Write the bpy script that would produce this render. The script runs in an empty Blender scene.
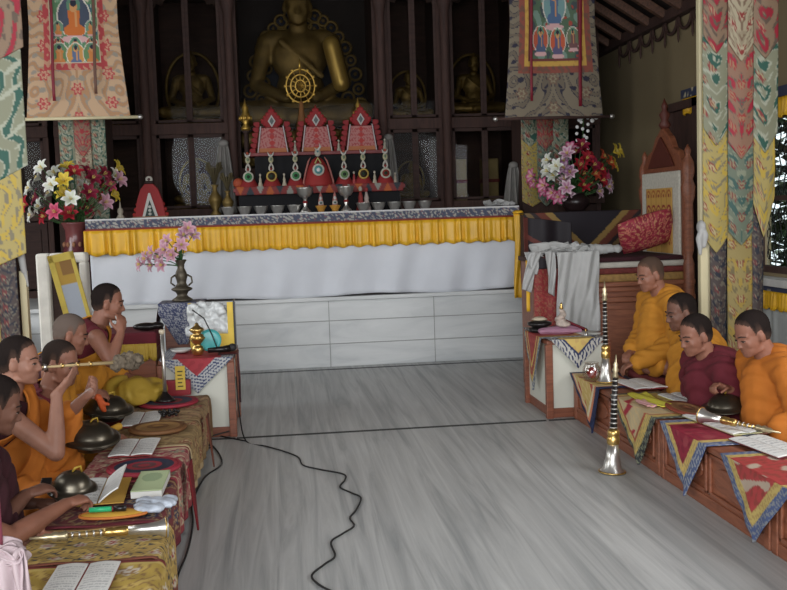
import bpy, bmesh, math, random
import numpy as np
from mathutils import Vector, Matrix, Euler
SC = bpy.context.scene
C = SC.collection
R = math.radians
PI = math.pi
random.seed(7)
# ------------------------------------------------------------------ camera
cam = bpy.data.cameras.new('camera')
cam.sensor_fit = 'HORIZONTAL'
cam.sensor_width = 36.0
cam.lens = 36.0 * 1000.0 / 787.0
cam.clip_start = 0.05
cam.clip_end = 200
camo = bpy.data.objects.new('camera', cam)
C.objects.link(camo)
cr = Vector((0.99300316, -0.1134167, -0.03288435))
cu = Vector((0.04181257, 0.07726203, 0.99613367))
cw = Vector((0.11043748, 0.99053886, -0.08146368))
M4 = Matrix(((cr.x, cu.x, -cw.x, 0), (cr.y, cu.y, -cw.y, 0), (cr.z, cu.z, -cw.z, 1.5), (0, 0, 0, 1)))
camo.matrix_world = M4
SC.camera = camo
# ------------------------------------------------------------------ world and light
W = bpy.data.worlds.new('sky')
SC.world = W
W.use_nodes = True
nt = W.node_tree
bgn = nt.nodes['Background']
bgn.inputs[0].default_value = (0.92, 0.96, 1.0, 1)
bgn.inputs[1].default_value = 0.95

def area(name, loc, target, sx, sy, power, col):
    l = bpy.data.lights.new(name, 'AREA')
    l.shape = 'RECTANGLE'
    l.size = sx
    l.size_y = sy
    l.energy = power
    l.color = col
    o = bpy.data.objects.new(name, l)
    C.objects.link(o)
    o.location = loc
    d = Vector(target) - Vector(loc)
    o.rotation_euler = d.to_track_quat('-Z', 'Y').to_euler()
    return o

area('doorway_daylight', (-1.2, -2.2, 2.3), (0.2, 8.0, 0.7), 5.0, 2.4, 178, (0.96, 0.98, 1.0))
area('left_window_daylight', (-3.9, 4.4, 2.3), (0.6, 7.6, 0.2), 2.6, 1.6, 44, (0.95, 0.98, 1.0))
area('left_far_floor_fill', (-3.9, 7.9, 2.3), (0.9, 7.9, 0.0), 1.8, 1.5, 27, (0.96, 0.98, 1.0))  # added fill lamp brightening the middle floor, no window behind it
area('right_window_daylight', (3.75, 3.4, 2.2), (-0.9, 6.0, 0.3), 2.6, 1.6, 56, (0.98, 0.98, 1.0))
SC.view_settings.view_transform = 'Standard'
SC.view_settings.look = 'None'
SC.view_settings.gamma = 1.0
SC.view_settings.use_curve_mapping = False
SC.view_settings.exposure = 1.0

# ------------------------------------------------------------------ colour helpers
def lin(c):
    a = np.asarray(c, dtype=float)
    return np.where(a <= 0.04045, a / 12.92, ((a + 0.055) / 1.055) ** 2.4)

def S(r, g, b):
    """8 bit colour, slightly muted, a hazy look put into the colour"""
    y = .3 * r + .59 * g + .11 * b
    k = .12  # share of grey mixed in to stand for haze
    return tuple((c + (y - c) * k) / 255.0 for c in (r, g, b))

MATS = {}

def mat(name, col, rough=0.6, metal=0.0, var=0.12, scale=8.0, bump=0.0, spec=0.4, stretch=(1, 1, 1)):
    """procedural material: sRGB base colour with a noise variation and optional bump"""
    if name in MATS:
        return MATS[name]
    m = bpy.data.materials.new(name)
    m.use_nodes = True
    n = m.node_tree.nodes
    L = m.node_tree.links
    b = n['Principled BSDF']
    b.inputs['Roughness'].default_value = rough
    b.inputs['Metallic'].default_value = metal
    b.inputs['Specular IOR Level'].default_value = spec
    lc = lin(col)
    tc = n.new('ShaderNodeTexCoord')
    mp = n.new('ShaderNodeMapping')
    mp.inputs['Scale'].default_value = stretch
    nz = n.new('ShaderNodeTexNoise')
    nz.inputs['Scale'].default_value = scale
    nz.inputs['Detail'].default_value = 5
    L.new(tc.outputs['Object'], mp.inputs[0])
    L.new(mp.outputs[0], nz.inputs['Vector'])
    rp = n.new('ShaderNodeValToRGB')
    rp.color_ramp.elements[0].position = 0.3
    rp.color_ramp.elements[1].position = 0.7
    rp.color_ramp.elements[0].color = tuple(lc * (1 - var)) + (1,)
    rp.color_ramp.elements[1].color = tuple(np.minimum(lc * (1 + var), 1)) + (1,)
    L.new(nz.outputs['Fac'], rp.inputs[0])
    L.new(rp.outputs[0], b.inputs['Base Color'])
    if bump:
        bp = n.new('ShaderNodeBump')
        bp.inputs['Strength'].default_value = bump
        bp.inputs['Distance'].default_value = 0.01
        L.new(nz.outputs['Fac'], bp.inputs['Height'])
        L.new(bp.outputs[0], b.inputs['Normal'])
    MATS[name] = m
    return m

def vmat(name, rough=0.7, metal=0.0, spec=0.3, bump=0.15, bscale=120.0):
    """material whose colour is the woven / printed colour stored on the vertices"""
    if name in MATS:
        return MATS[name]
    m = bpy.data.materials.new(name)
    m.use_nodes = True
    n = m.node_tree.nodes
    L = m.node_tree.links
    b = n['Principled BSDF']
    b.inputs['Roughness'].default_value = rough
    b.inputs['Metallic'].default_value = metal
    b.inputs['Specular IOR Level'].default_value = spec
    a = n.new('ShaderNodeAttribute')
    a.attribute_name = 'Col'
    L.new(a.outputs['Color'], b.inputs['Base Color'])
    tc = n.new('ShaderNodeTexCoord')
    nz = n.new('ShaderNodeTexNoise')
    nz.inputs['Scale'].default_value = bscale
    bp = n.new('ShaderNodeBump')
    bp.inputs['Strength'].default_value = bump
    bp.inputs['Distance'].default_value = 0.004
    L.new(tc.outputs['Object'], nz.inputs['Vector'])
    L.new(nz.outputs['Fac'], bp.inputs['Height'])
    L.new(bp.outputs[0], b.inputs['Normal'])
    MATS[name] = m
    return m

def wood(name, c1, c2, rough=0.45, scale=6.0, stretch=(1, 9, 9)):
    if name in MATS:
        return MATS[name]
    m = bpy.data.materials.new(name)
    m.use_nodes = True
    n = m.node_tree.nodes
    L = m.node_tree.links
    b = n['Principled BSDF']
    b.inputs['Roughness'].default_value = rough
    tc = n.new('ShaderNodeTexCoord')
    mp = n.new('ShaderNodeMapping')
    mp.inputs['Scale'].default_value = stretch
    nz = n.new('ShaderNodeTexNoise')
    nz.inputs['Scale'].default_value = scale
    nz.inputs['Detail'].default_value = 8
    nz.inputs['Distortion'].default_value = 0.8
    rp = n.new('ShaderNodeValToRGB')
    rp.color_ramp.elements[0].position = 0.3
    rp.color_ramp.elements[1].position = 0.72
    rp.color_ramp.elements[0].color = tuple(lin(c1)) + (1,)
    rp.color_ramp.elements[1].color = tuple(lin(c2)) + (1,)
    L.new(tc.outputs['Object'], mp.inputs[0])
    L.new(mp.outputs[0], nz.inputs['Vector'])
    L.new(nz.outputs['Fac'], rp.inputs[0])
    L.new(rp.outputs[0], b.inputs['Base Color'])
    bp = n.new('ShaderNodeBump')
    bp.inputs['Strength'].default_value = 0.12
    bp.inputs['Distance'].default_value = 0.004
    L.new(nz.outputs['Fac'], bp.inputs['Height'])
    L.new(bp.outputs[0], b.inputs['Normal'])
    MATS[name] = m
    return m

def glassy(name, tint=(0.9, 0.95, 0.95), refl=0.06):
    if name in MATS:
        return MATS[name]
    m = bpy.data.materials.new(name)
    m.use_nodes = True
    n = m.node_tree.nodes
    L = m.node_tree.links
    n.remove(n['Principled BSDF'])
    t = n.new('ShaderNodeBsdfTransparent')
    t.inputs[0].default_value = tint + (1,)
    g = n.new('ShaderNodeBsdfGlossy')
    g.inputs['Roughness'].default_value = 0.03
    mx = n.new('ShaderNodeMixShader')
    lw = n.new('ShaderNodeLayerWeight')
    lw.inputs[0].default_value = 0.3
    ad = n.new('ShaderNodeMath')
    ad.operation = 'MULTIPLY_ADD'
    ad.inputs[1].default_value = 0.025
    ad.inputs[2].default_value = refl
    L.new(lw.outputs['Fresnel'], ad.inputs[0])
    L.new(ad.outputs[0], mx.inputs[0])
    L.new(t.outputs[0], mx.inputs[1])
    L.new(g.outputs[0], mx.inputs[2])
    L.new(mx.outputs[0], n['Material Output'].inputs[0])
    MATS[name] = m
    return m

# ------------------------------------------------------------------ mesh builder
class G:
    def __init__(s):
        s.v = []
        s.f = []
        s.c = []
        s.smooth = []
        s.col = (0.5, 0.5, 0.5)

    def add(s, vs, fs, col=None, smooth=True):
        o = len(s.v)
        s.v.extend([tuple(p) for p in vs])
        s.f.extend([tuple(i + o for i in f) for f in fs])
        s.smooth.extend([smooth] * len(fs))
        if col is None:
            col = s.col
        if isinstance(col, (tuple, list)) and len(col) == 3 and not hasattr(col[0], '__len__'):
            s.c.extend([tuple(lin(col))] * len(vs))
        else:
            s.c.extend([tuple(x) for x in lin(np.asarray(col))])
        return s

    def xf(s, M, start=0):
        for i in range(start, len(s.v)):
            s.v[i] = tuple(M @ Vector(s.v[i]))
        return s

    def box(s, x0, x1, y0, y1, z0, z1, col=None, M=None):
        v = [Vector((x, y, z)) for x in (x0, x1) for y in (y0, y1) for z in (z0, z1)]
        if M is not None:
            v = [M @ p for p in v]
        f = [(0, 1, 3, 2), (4, 6, 7, 5), (0, 4, 5, 1), (2, 3, 7, 6), (0, 2, 6, 4), (1, 5, 7, 3)]
        return s.add(v, f, col, False)

    def tube(s, pts, rads, seg=12, col=None, caps=True, smooth=True):
        pts = [Vector(p) for p in pts]
        if not hasattr(rads, '__len__'):
            rads = [rads] * len(pts)
        vs = []
        fs = []
        n0 = None
        for i, p in enumerate(pts):
            a = pts[max(i - 1, 0)]
            b = pts[min(i + 1, len(pts) - 1)]
            d = (b - a)
            if d.length < 1e-9:
                d = Vector((0, 0, 1))
            d.normalize()
            if n0 is None:
                n0 = d.orthogonal().normalized()
            else:
                n0 = n0 - d * n0.dot(d)
                n0 = n0.normalized() if n0.length > 1e-6 else d.orthogonal().normalized()
            b0 = d.cross(n0)
            for k in range(seg):
                t = 2 * PI * k / seg
                vs.append(p + (n0 * math.cos(t) + b0 * math.sin(t)) * rads[i])
        for i in range(len(pts) - 1):
            for k in range(seg):
                k2 = (k + 1) % seg
                fs.append((i * seg + k, i * seg + k2, (i + 1) * seg + k2, (i + 1) * seg + k))
        if caps:
            fs.append(tuple(range(seg - 1, -1, -1)))
            fs.append(tuple((len(pts) - 1) * seg + k for k in range(seg)))
        return s.add(vs, fs, col, smooth)

    def lathe(s, prof, loc=(0, 0, 0), seg=24, col=None, M=None, cols=None, smooth=True):
        vs = []
        fs = []
        cc = []
        for i, (r, z) in enumerate(prof):
            for k in range(seg):
                t = 2 * PI * k / seg
                p = Vector((r * math.cos(t), r * math.sin(t), z))
                if M is not None:
                    p = M @ p
                vs.append(p + Vector(loc))
                if cols:
                    cc.append(cols[i])
        for i in range(len(prof) - 1):
            for k in range(seg):
                k2 = (k + 1) % seg
                fs.append((i * seg + k, i * seg + k2, (i + 1) * seg + k2, (i + 1) * seg + k))
        fs.append(tuple(range(seg - 1, -1, -1)))
        fs.append(tuple((len(prof) - 1) * seg + k for k in range(seg)))
        return s.add(vs, fs, cc if cols else col, smooth)

    def ell(s, c, r, rot=None, u=20, v=12, col=None, M=None):
        vs = []
        fs = []
        rm = Euler(rot).to_matrix() if rot else None
        for j in range(1, v):
            ph = PI * j / v
            for i in range(u):
                t = 2 * PI * i / u
                p = Vector((r[0] * math.sin(ph) * math.cos(t), r[1] * math.sin(ph) * math.sin(t), r[2] * math.cos(ph)))
                if rm:
                    p = rm @ p
                vs.append(p + Vector(c))
        top = Vector((0, 0, r[2]))
        if rm:
            top = rm @ top
        vs.append(Vector(c) + top)
        vs.append(Vector(c) - top)
        nt_ = len(vs) - 2
        for j in range(v - 2):
            for i in range(u):
                i2 = (i + 1) % u
                fs.append((j * u + i, (j + 1) * u + i, (j + 1) * u + i2, j * u + i2))
        for i in range(u):
            i2 = (i + 1) % u
            fs.append((nt_, i, i2))
            fs.append((nt_ + 1, (v - 2) * u + i2, (v - 2) * u + i))
        if M is not None:
            vs = [M @ p for p in vs]
        return s.add(vs, fs, col, True)

    def cap(s, p0, r0, p1, r1, seg=12, M=None, col=None):
        """tapered capsule"""
        p0 = Vector(p0)
        p1 = Vector(p1)
        if M is not None:
            p0 = M @ p0
            p1 = M @ p1
        d = p1 - p0
        L_ = d.length
        if L_ < 1e-6:
            return s.ell(p0, (r0,) * 3, col=col)
        d.normalize()
        pts = []
        rr = []
        for a in (80, 60, 40, 20):
            pts.append(p0 - d * r0 * math.sin(R(a)))
            rr.append(r0 * math.cos(R(a)))
        pts += [p0, p1]
        rr += [r0, r1]
        for a in (20, 40, 60, 80):
            pts.append(p1 + d * r1 * math.sin(R(a)))
            rr.append(r1 * math.cos(R(a)))
        return s.tube(pts, rr, seg, col)

    def prism(s, poly, y0, y1, col=None, M=None):
        """polygon in the XZ plane extruded along Y"""
        n = len(poly)
        v = [Vector((x, y0, z)) for x, z in poly] + [Vector((x, y1, z)) for x, z in poly]
        if M is not None:
            v = [M @ p for p in v]
        f = [tuple(range(n)), tuple(range(2 * n - 1, n - 1, -1))]
        for i in range(n):
            j = (i + 1) % n
            f.append((i, i + n, j + n, j))
        return s.add(v, f, col, False)

    def sheet(s, fn, nu, nv, img=None, col=None, smooth=True, thick=0.0):
        """grid: fn(u,v)->xyz with u,v in 0..1 ; img[row(v from top=0), col(u)] sRGB"""
        vs = []
        cc = []
        for j in range(nv + 1):
            for i in range(nu + 1):
                u = i / nu
                v = j / nv
                vs.append(Vector(fn(u, v)))
                if img is not None:
                    h, w = img.shape[:2]
                    cc.append(img[min(int(v * h), h - 1), min(int(u * w), w - 1)])
        fs = []
        for j in range(nv):
            for i in range(nu):
                a = j * (nu + 1) + i
                fs.append((a, a + nu + 1, a + nu + 2, a + 1))
        return s.add(vs, fs, np.array(cc) if img is not None else col, smooth)

def mesh_of(g, name):
    me = bpy.data.meshes.new(name)
    me.from_pydata(g.v, [], g.f)
    me.polygons.foreach_set('use_smooth', g.smooth)
    ca = me.color_attributes.new('Col', 'FLOAT_COLOR', 'POINT')
    arr = np.ones((len(g.v), 4), dtype=np.float32)
    if g.v:
        arr[:, :3] = np.array(g.c, dtype=np.float32)
    ca.data.foreach_set('color', arr.ravel())
    me.update()
    return me

def obj(name, g, m=None, parent=None, loc=(0, 0, 0), rot=(0, 0, 0), bevel=0.0, solid=0.0, sub=0, kind=None, label=None):
    me = g if isinstance(g, bpy.types.Mesh) else mesh_of(g, name)
    o = bpy.data.objects.new(name, me)
    C.objects.link(o)
    if m is not None:
        me.materials.clear()
        me.materials.append(m)
    o.location = loc
    o.rotation_euler = rot
    if parent is not None:
        o.parent = parent
    if solid:
        md = o.modifiers.new('thickness', 'SOLIDIFY')
        md.thickness = solid
        md.offset = 0
    if bevel:
        md = o.modifiers.new('bevel', 'BEVEL')
        md.width = bevel
        md.segments = 2
        md.limit_method = 'ANGLE'
        md.angle_limit = R(50)
    if sub:
        md = o.modifiers.new('sub', 'SUBSURF')
        md.levels = sub
        md.render_levels = sub
    if kind:
        o['kind'] = kind
    if label:
        o['label'] = label
    return o

def tag(o, label, cat, group=None):
    o['label'] = label
    o['category'] = cat
    if group:
        o['group'] = group
    return o

def thing(name, label, cat, loc=(0, 0, 0), rz=0.0, group=None):
    o = bpy.data.objects.new(name, None)
    C.objects.link(o)
    o.empty_display_size = 0.1
    o.location = loc
    o.rotation_euler = (0, 0, rz)
    return tag(o, label, cat, group)

def struct(name, g, m, **k):
    o = obj(name, g, m, **k)
    o['kind'] = 'structure'
    return o

def dup(root, loc, rz=0.0, label=None, group=None, scale=None):
    r = root.copy()
    C.objects.link(r)
    r.location = loc
    r.rotation_euler = (r.rotation_euler.x, r.rotation_euler.y, rz)
    if scale:
        r.scale = (scale,) * 3 if not hasattr(scale, '__len__') else scale
    if label:
        r['label'] = label
    if group:
        r['group'] = group
    for ch in list(root.children):
        c = ch.copy()
        C.objects.link(c)
        c.parent = r
        for g2 in list(ch.children):
            d = g2.copy()
            C.objects.link(d)
            d.parent = c
    return r

# ------------------------------------------------------------------ colour pictures for woven and printed cloth
def grid(w, h):
    return np.meshgrid(np.linspace(0, 1, w), np.linspace(0, 1, h))

def fill(w, h, c):
    return np.ones((h, w, 3)) * np.array(c)

def put(im, mask, c):
    im[mask] = c

def rnoise(X, Y, f, seed):
    r = np.random.RandomState(seed + 50)
    o = 0
    for k in range(6):
        a = r.uniform(0, 2 * PI)
        ff = f * r.uniform(0.6, 1.5)
        o = o + np.sin((X * math.cos(a) + Y * math.sin(a)) * ff + r.uniform(0, 6.28))
    return o / 6

def brocade(w, h, asp, pal, seed=0, scale=1.0, mirror=True):
    """asp = height/width. pal: ground, cloud, line, flower, heart"""
    X, Y = grid(w, h)
    Y = Y * asp
    Xm = np.abs(X - 0.5) if mirror else X
    im = fill(w, h, pal[0])
    n = rnoise(Xm, Y, 14 * scale, seed)
    q = np.sin((np.sqrt((Xm - 0.42) ** 2 + ((Y % 0.9) - 0.45) ** 2) * 26 * scale) + n * 3.2)
    put(im, q > 0.35, pal[1])
    put(im, np.abs(q - 0.35) < 0.16, pal[2])
    n2 = rnoise(Xm, Y, 30 * scale, seed + 5)
    put(im, (n2 > 0.38), pal[2])
    step = 0.62 / scale
    for k in range(int(asp / step) + 2):
        for cx, off in ((0.0, 0.0), (0.34, 0.5)):
            cy = (k + off) * step + 0.2
            dx = Xm - cx
            dy = Y - cy
            rr = np.sqrt(dx * dx + dy * dy)
            th = np.arctan2(dy, dx)
            Rr = (0.12 + 0.03 * np.cos(6 * th)) / max(scale, 0.8)
            put(im, rr < Rr, pal[3])
            put(im, rr < Rr * 0.66, pal[4])
            put(im, rr < Rr * 0.33, pal[3])
    return im

def speckle(w, h, asp, a, b, seed=0, f=60, thr=0.12):
    X, Y = grid(w, h)
    n = rnoise(X, Y * asp, f, seed) * rnoise(X, Y * asp, f * 0.7, seed + 3) * 3
    im = fill(w, h, a)
    put(im, n > thr, b)
    return im

def remesh(g, voxel, smooth=3, factor=0.5):
    me = mesh_of(g, 'tmp')
    o = bpy.data.objects.new('tmp', me)
    C.objects.link(o)
    md = o.modifiers.new('r', 'REMESH')
    md.mode = 'VOXEL'
    md.voxel_size = voxel
    md.use_smooth_shade = True
    if smooth:
        m2 = o.modifiers.new('s', 'SMOOTH')
        m2.factor = factor
        m2.iterations = smooth
    dg = bpy.context.evaluated_depsgraph_get()
    ev = o.evaluated_get(dg)
    out = bpy.data.meshes.new_from_object(ev)
    bpy.data.objects.remove(o)
    bpy.data.meshes.remove(me)
    out.polygons.foreach_set('use_smooth', [True] * len(out.polygons))
    return out

def displace(me, fn):
    n = len(me.vertices)
    co = np.empty(n * 3)
    me.vertices.foreach_get('co', co)
    co = co.reshape(-1, 3)
    no = np.empty(n * 3)
    me.vertices.foreach_get('normal', no)
    no = no.reshape(-1, 3)
    co = co + no * fn(co)[:, None]
    me.vertices.foreach_set('co', co.ravel())
    me.update()

def crumple(A, f, seed=0):
    """irregular creases from ridged noise"""
    from mathutils import noise
    def fn(co):
        out = np.empty(len(co))
        for i in range(len(co)):
            p = Vector(co[i]) * f + Vector((seed, seed * 2.3, 0))
            n = noise.noise(p)
            m = noise.noise(p * 2.1)
            out[i] = A * ((1 - abs(n) * 3.2) * .8 + (.5 - abs(m) * 2.0) * .5)
        return out
    return fn

def wad(g, x, y, z, n, w, step, steps, seed=0, drop=0.0):
    """loose heap of folded silk: n curling ribbons inside the half sizes x, y and height z"""
    r_ = random.Random(seed)
    for k in range(n):
        p = Vector((r_.uniform(-x, x), r_.uniform(-y, y), r_.uniform(.15, .8) * z))
        a = r_.uniform(0, 2 * PI)
        t = r_.uniform(-.4, .5)
        da, dt = r_.uniform(-.5, .5), r_.uniform(-.35, .35)
        rows = []
        for i in range(steps):
            d = Vector((math.cos(a) * math.cos(t), math.sin(a) * math.cos(t) * .6, math.sin(t)))
            s = d.cross(Vector((math.sin(k), math.cos(k * 2), .8))).normalized() * w * (.5 + .5 * math.sin(PI * (i + .6) / (steps + .2)))
            q = [p - s, p + d.cross(s) * .25, p + s]
            for c in q:
                c.z = max(c.z, .004) if drop == 0 else c.z
            rows += q
            p = p + d * step
            a += da + .25 * math.sin(i * 1.3 + k)
            t += dt * .5
            if abs(p.x) > x:
                a = PI - a
                p.x = max(-x, min(x, p.x))
            if abs(p.y) > y:
                a = -a
                p.y = max(-y, min(y, p.y))
            if p.z > z or p.z < .01:
                t = -t
                dt = -dt
                p.z = max(.01, min(z, p.z))
        fs = []
        for i in range(steps - 1):
            for q in range(2):
                b = i * 3 + q
                fs.append((b, b + 1, b + 4, b + 3))
        g.add(rows, fs)
    return g

def cut(me, planes):
    """keep the side the plane normal points to"""
    bm = bmesh.new()
    bm.from_mesh(me)
    for p, nrm in planes:
        bmesh.ops.bisect_plane(bm, geom=bm.verts[:] + bm.edges[:] + bm.faces[:], plane_co=p, plane_no=nrm, clear_inner=True)
    bm.to_mesh(me)
    bm.free()
    me.update()
# ================================================================== SETTING
def marble(name, c1, c2, c3, rough, scale, rotz, stretch):
    m = bpy.data.materials.new(name)
    m.use_nodes = True
    n = m.node_tree.nodes
    L = m.node_tree.links
    b = n['Principled BSDF']
    b.inputs['Roughness'].default_value = rough
    b.inputs['Specular IOR Level'].default_value = 0.5
    tc = n.new('ShaderNodeTexCoord')
    mp = n.new('ShaderNodeMapping')
    mp.inputs['Rotation'].default_value = (0, 0, rotz)
    mp.inputs['Scale'].default_value = stretch
    nz = n.new('ShaderNodeTexNoise')
    nz.inputs['Scale'].default_value = scale
    nz.inputs['Detail'].default_value = 9
    nz.inputs['Roughness'].default_value = 0.62
    nz.inputs['Distortion'].default_value = 1.1
    rp = n.new('ShaderNodeValToRGB')
    e = rp.color_ramp.elements
    e[0].position = 0.28
    e[1].position = 0.75
    e[0].color = tuple(lin(c1)) + (1,)
    e[1].color = tuple(lin(c3)) + (1,)
    k = e.new(0.5)
    k.color = tuple(lin(c2)) + (1,)
    L.new(tc.outputs['Object'], mp.inputs[0])
    L.new(mp.outputs[0], nz.inputs['Vector'])
    L.new(nz.outputs['Fac'], rp.inputs[0])
    L.new(rp.outputs[0], b.inputs['Base Color'])
    return m

m_floor = marble('grey_marble', S(136, 140, 141), S(172, 174, 173), S(196, 198, 196), 0.42, 1.6, R(-8), (9.0, 0.33, 1))
m_dais = marble('white_marble', S(186, 190, 192), S(205, 208, 208), S(218, 220, 220), 0.4, 1.5, 0, (0.6, 1, 3.5))
m_seam = mat('dark_joint', S(62, 64, 62), 0.8)
g = G().box(-4.4, 4.4, -2.5, 12.4, -0.12, 0)
struct('floor', g, m_floor)
g = G()
g.box(-0.35, 1.82, 6.81, 6.85, 0.0, 0.0025)
g.box(-4.3, -0.36, 6.81, 6.85, 0.0, 0.0025)
g.box(1.84, 3.9, 6.81, 6.85, 0.0, 0.0025)
g.box(-3.0, 3.9, 9.66, 9.70, 0.0, 0.0025)
struct('trim_1', g, m_seam)
# raised marble dais
g = G()
g.box(-4.3, 3.95, 9.85, 12.3, 0.0, 0.66)
g.box(-4.3, 3.95, 9.81, 12.3, 0.66, 0.70)
struct('trim_2', g, m_dais, bevel=0.006)
g = G()
for z in (0.23, 0.46):
    g.box(-4.3, 3.95, 9.846, 9.85, z - 0.004, z + 0.004)
for x in (-3.5, -2.6, -1.75, -0.6, 0.45, 1.5, 2.6):
    g.box(x - 0.003, x + 0.003, 9.846, 9.85, 0.0, 0.66)
struct('trim_3', g, mat('grey_grout', S(150, 152, 150), 0.8))
m_olive = mat('olive_plaster', S(134, 118, 86), 0.85, var=0.05, scale=2.0, bump=0.1)
m_dark = wood('dark_wood', S(54, 34, 29), S(78, 50, 42), 0.8, 4.0, (6, 6, 1))
m_dark2 = wood('dark_wood_flat', S(50, 31, 27), S(70, 46, 39), 0.8, 4.0, (1, 6, 6))
g = G().box(-4.4, 4.2, 12.2, 12.35, 0, 4.3)
struct('wall_back', g, mat('dark_plaster', S(60, 50, 44), 0.9))
g = G().box(-4.4, -4.25, -2.5, 12.3, 0, 4.3)
struct('wall_left', g, m_olive)
g = G()
wy0, wy1, wz0, wz1 = 6.9, 8.0, 0.92, 2.2
g.box(3.95, 4.1, -2.5, 2.0, 0, 4.3)
g.box(3.95, 4.1, 2.0, wy0, 0, 4.3)
g.box(3.95, 4.1, wy1, 12.3, 0, 4.3)
g.box(3.95, 4.1, wy0, wy1, 0, wz0)
g.box(3.95, 4.1, wy0, wy1, wz1, 4.3)
struct('wall_right', g, m_olive)
g = G().box(-4.4, 4.2, -2.5, 12.4, 4.25, 4.4)
struct('ceiling', g, mat('ceiling_boards', S(64, 48, 42), 0.9))
# lattice window in the right wall
g = G()
for a, b, c, d in ((wy0, wy1, wz0, wz0 + .05), (wy0, wy1, wz1 - .05, wz1), (wy0, wy0 + .05, wz0, wz1), (wy1 - .05, wy1, wz0, wz1), (wy0, wy1, 1.5, 1.54)):
    g.box(3.94, 4.02, a, b, c, d)
win = struct('window_1', g, m_dark)
g = G()
for k in range(11):
    y = wy0 + .10 + k * .09
    pts = [(4.03, y + .022 * math.sin(z * 24), z) for z in np.arange(wz0 + .05, wz1 - .04, .03)]
    g.tube(pts, 0.0055, 5)
    for j in range(7):
        zc = wz0 + .14 + j * .17
        g.tube([(4.03, y + .03 * math.cos(t), zc + .04 * math.sin(t)) for t in np.linspace(0, 2 * PI, 11)], 0.004, 4, caps=False)
obj('window_grille', g, mat('black_iron', S(28, 28, 26), 0.5, 0.5), win)
g = G().box(4.05, 4.056, wy0 + .03, wy1 - .03, wz0 + .03, wz1 - .03)
obj('window_pane', g, glassy('window_glass'), win)
g = G().box(3.80, 3.96, wy0 - .15, wy1 + .15, wz0 - .09, wz0 - .03)
obj('window_sill', g, mat('white_paint', S(200, 200, 196), 0.6), win, bevel=.005)
# valance and cloth below / above the window
def pleats(g, p0, p1, ztop, zbot, n, amp, nv=4, col=None, out=(0, -1), flare=1.0, sag=0.0, per=5):
    nu = n * per
    def fn(u, v):
        x = p0[0] + (p1[0] - p0[0]) * u
        y = p0[1] + (p1[1] - p0[1]) * u
        w = 0.55 + 0.45 * math.sin(u * n * 1.7 + 1)
        a = (math.sin(u * n * 2 * PI) * w + 0.4 * math.sin(u * n * 4.7)) * amp * (0.35 + 0.65 * v * flare)
        z = ztop + (zbot - ztop) * v + (0.01 * math.sin(u * n * 2.3) + sag * math.sin(PI * u)) * v
        return (x + out[0] * a, y + out[1] * a, z)
    g.sheet(fn, nu, nv, col=col)
    return g
m_yel = mat('yellow_satin', S(230, 172, 22), 0.42, var=0.10, scale=6, spec=0.5)
m_brb = vmat('brocade', 0.6)
def window_valance(y0, y1, z, lab):
    t = thing('window_valance', lab, 'curtain', (3.9, (y0 + y1) / 2, z))
    n = y1 - y0
    g = pleats(G(), (0, -n / 2), (0, n / 2), -0.02, -0.17, int(n * 22), .016, out=(-1, 0))
    obj('pleated_skirt', g, m_yel, t, solid=.003)
    im = speckle(60, 6, .1, S(60, 66, 90), S(190, 180, 150), 3, 40)
    g = G().sheet(lambda u, v: (-.02, (u - .5) * n, .06 - .08 * v), 60, 4, im)
    g.box(-.015, .04, -n / 2, n / 2, .02, .06, S(60, 60, 80))
    obj('brocade_heading', g, m_brb, t)
    return t
window_valance(6.85, 8.06, 2.32, 'yellow pleated valance above the lattice window behind the right pillar')
window_valance(6.85, 8.06, 0.80, 'yellow pleated strip below the lattice window behind the right pillar')
window_valance(8.70, 9.35, 2.52, 'yellow pleated valance over the dark door post near the right pillar')
t = thing('wall_cloth', 'grey white cloth hanging under the yellow strip below the lattice window', 'cloth', (3.92, 7.3, 0.30))
obj('hanging_cloth', pleats(G(), (0, -.5), (0, .5), .34, 0, 9, .01, out=(-1, 0)), mat('grey_cotton', S(170, 174, 172), .9), t, solid=.003)
im = brocade(80, 14, .2, [S(38, 36, 44), S(60, 60, 60), S(150, 130, 70), S(170, 140, 70), S(50, 50, 60)], 4, 1.6)
obj('patterned_border', G().sheet(lambda u, v: (-.03, (u - .5) * 1.0, 0 - .17 * v), 80, 12, im), m_brb, t, solid=.004)
t = thing('low_cupboard', 'white and dark low shelf against the right wall below the lattice window', 'cupboard', (3.86, 7.3, 0))
obj('body', G().box(-.05, .07, -.5, .5, 0, .13), mat('white_paint2', S(176, 176, 172), .6), t, bevel=.004)
# dark door frame on the right wall beyond the pillar
g = G()
g.box(3.86, 3.96, 8.9, 9.05, 0.0, 2.48)
g.box(3.86, 3.96, 9.62, 9.72, 0.0, 2.48)
g.box(3.86, 3.96, 8.9, 9.72, 2.40, 2.48)
g.box(3.92, 3.96, 9.05, 9.62, 0.0, 2.40)
struct('door_1', g, m_dark)
# scalloped valance and rafters under the lean-to roof, upper right
g = G().box(3.86, 3.95, 6.5, 12.2, 3.30, 3.40)
ys = np.arange(6.6, 12.1, .34)
struct('trim_4', g, m_dark)
for i, y in enumerate(ys):
    t = thing('hanging_scallop', 'dark curved wooden scallop hanging in the row along the top of the olive wall', 'trim', (3.92, y, 3.30), 0, 'scalloped fringe along the right wall')
    gg = G()
    gg.tube([(0, .15 * math.cos(a), -.0 - .13 * math.sin(a)) for a in np.linspace(0, PI, 13)], .017, 6)
    gg.tube([(0, .17, 0.0), (0, .17, -.20), (0, .17, -.24)], [.010, .012, .003], 6)
    obj('scallop', gg, m_dark, t)
    if i > 12:
        break
g = G()
def roofz(x):
    return 3.40 + (3.9 - x) * 0.62
v = [(3.95, 6.0, 3.42), (3.95, 12.2, 3.42), (2.6, 12.2, 4.26), (2.6, 6.0, 4.26)]
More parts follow.
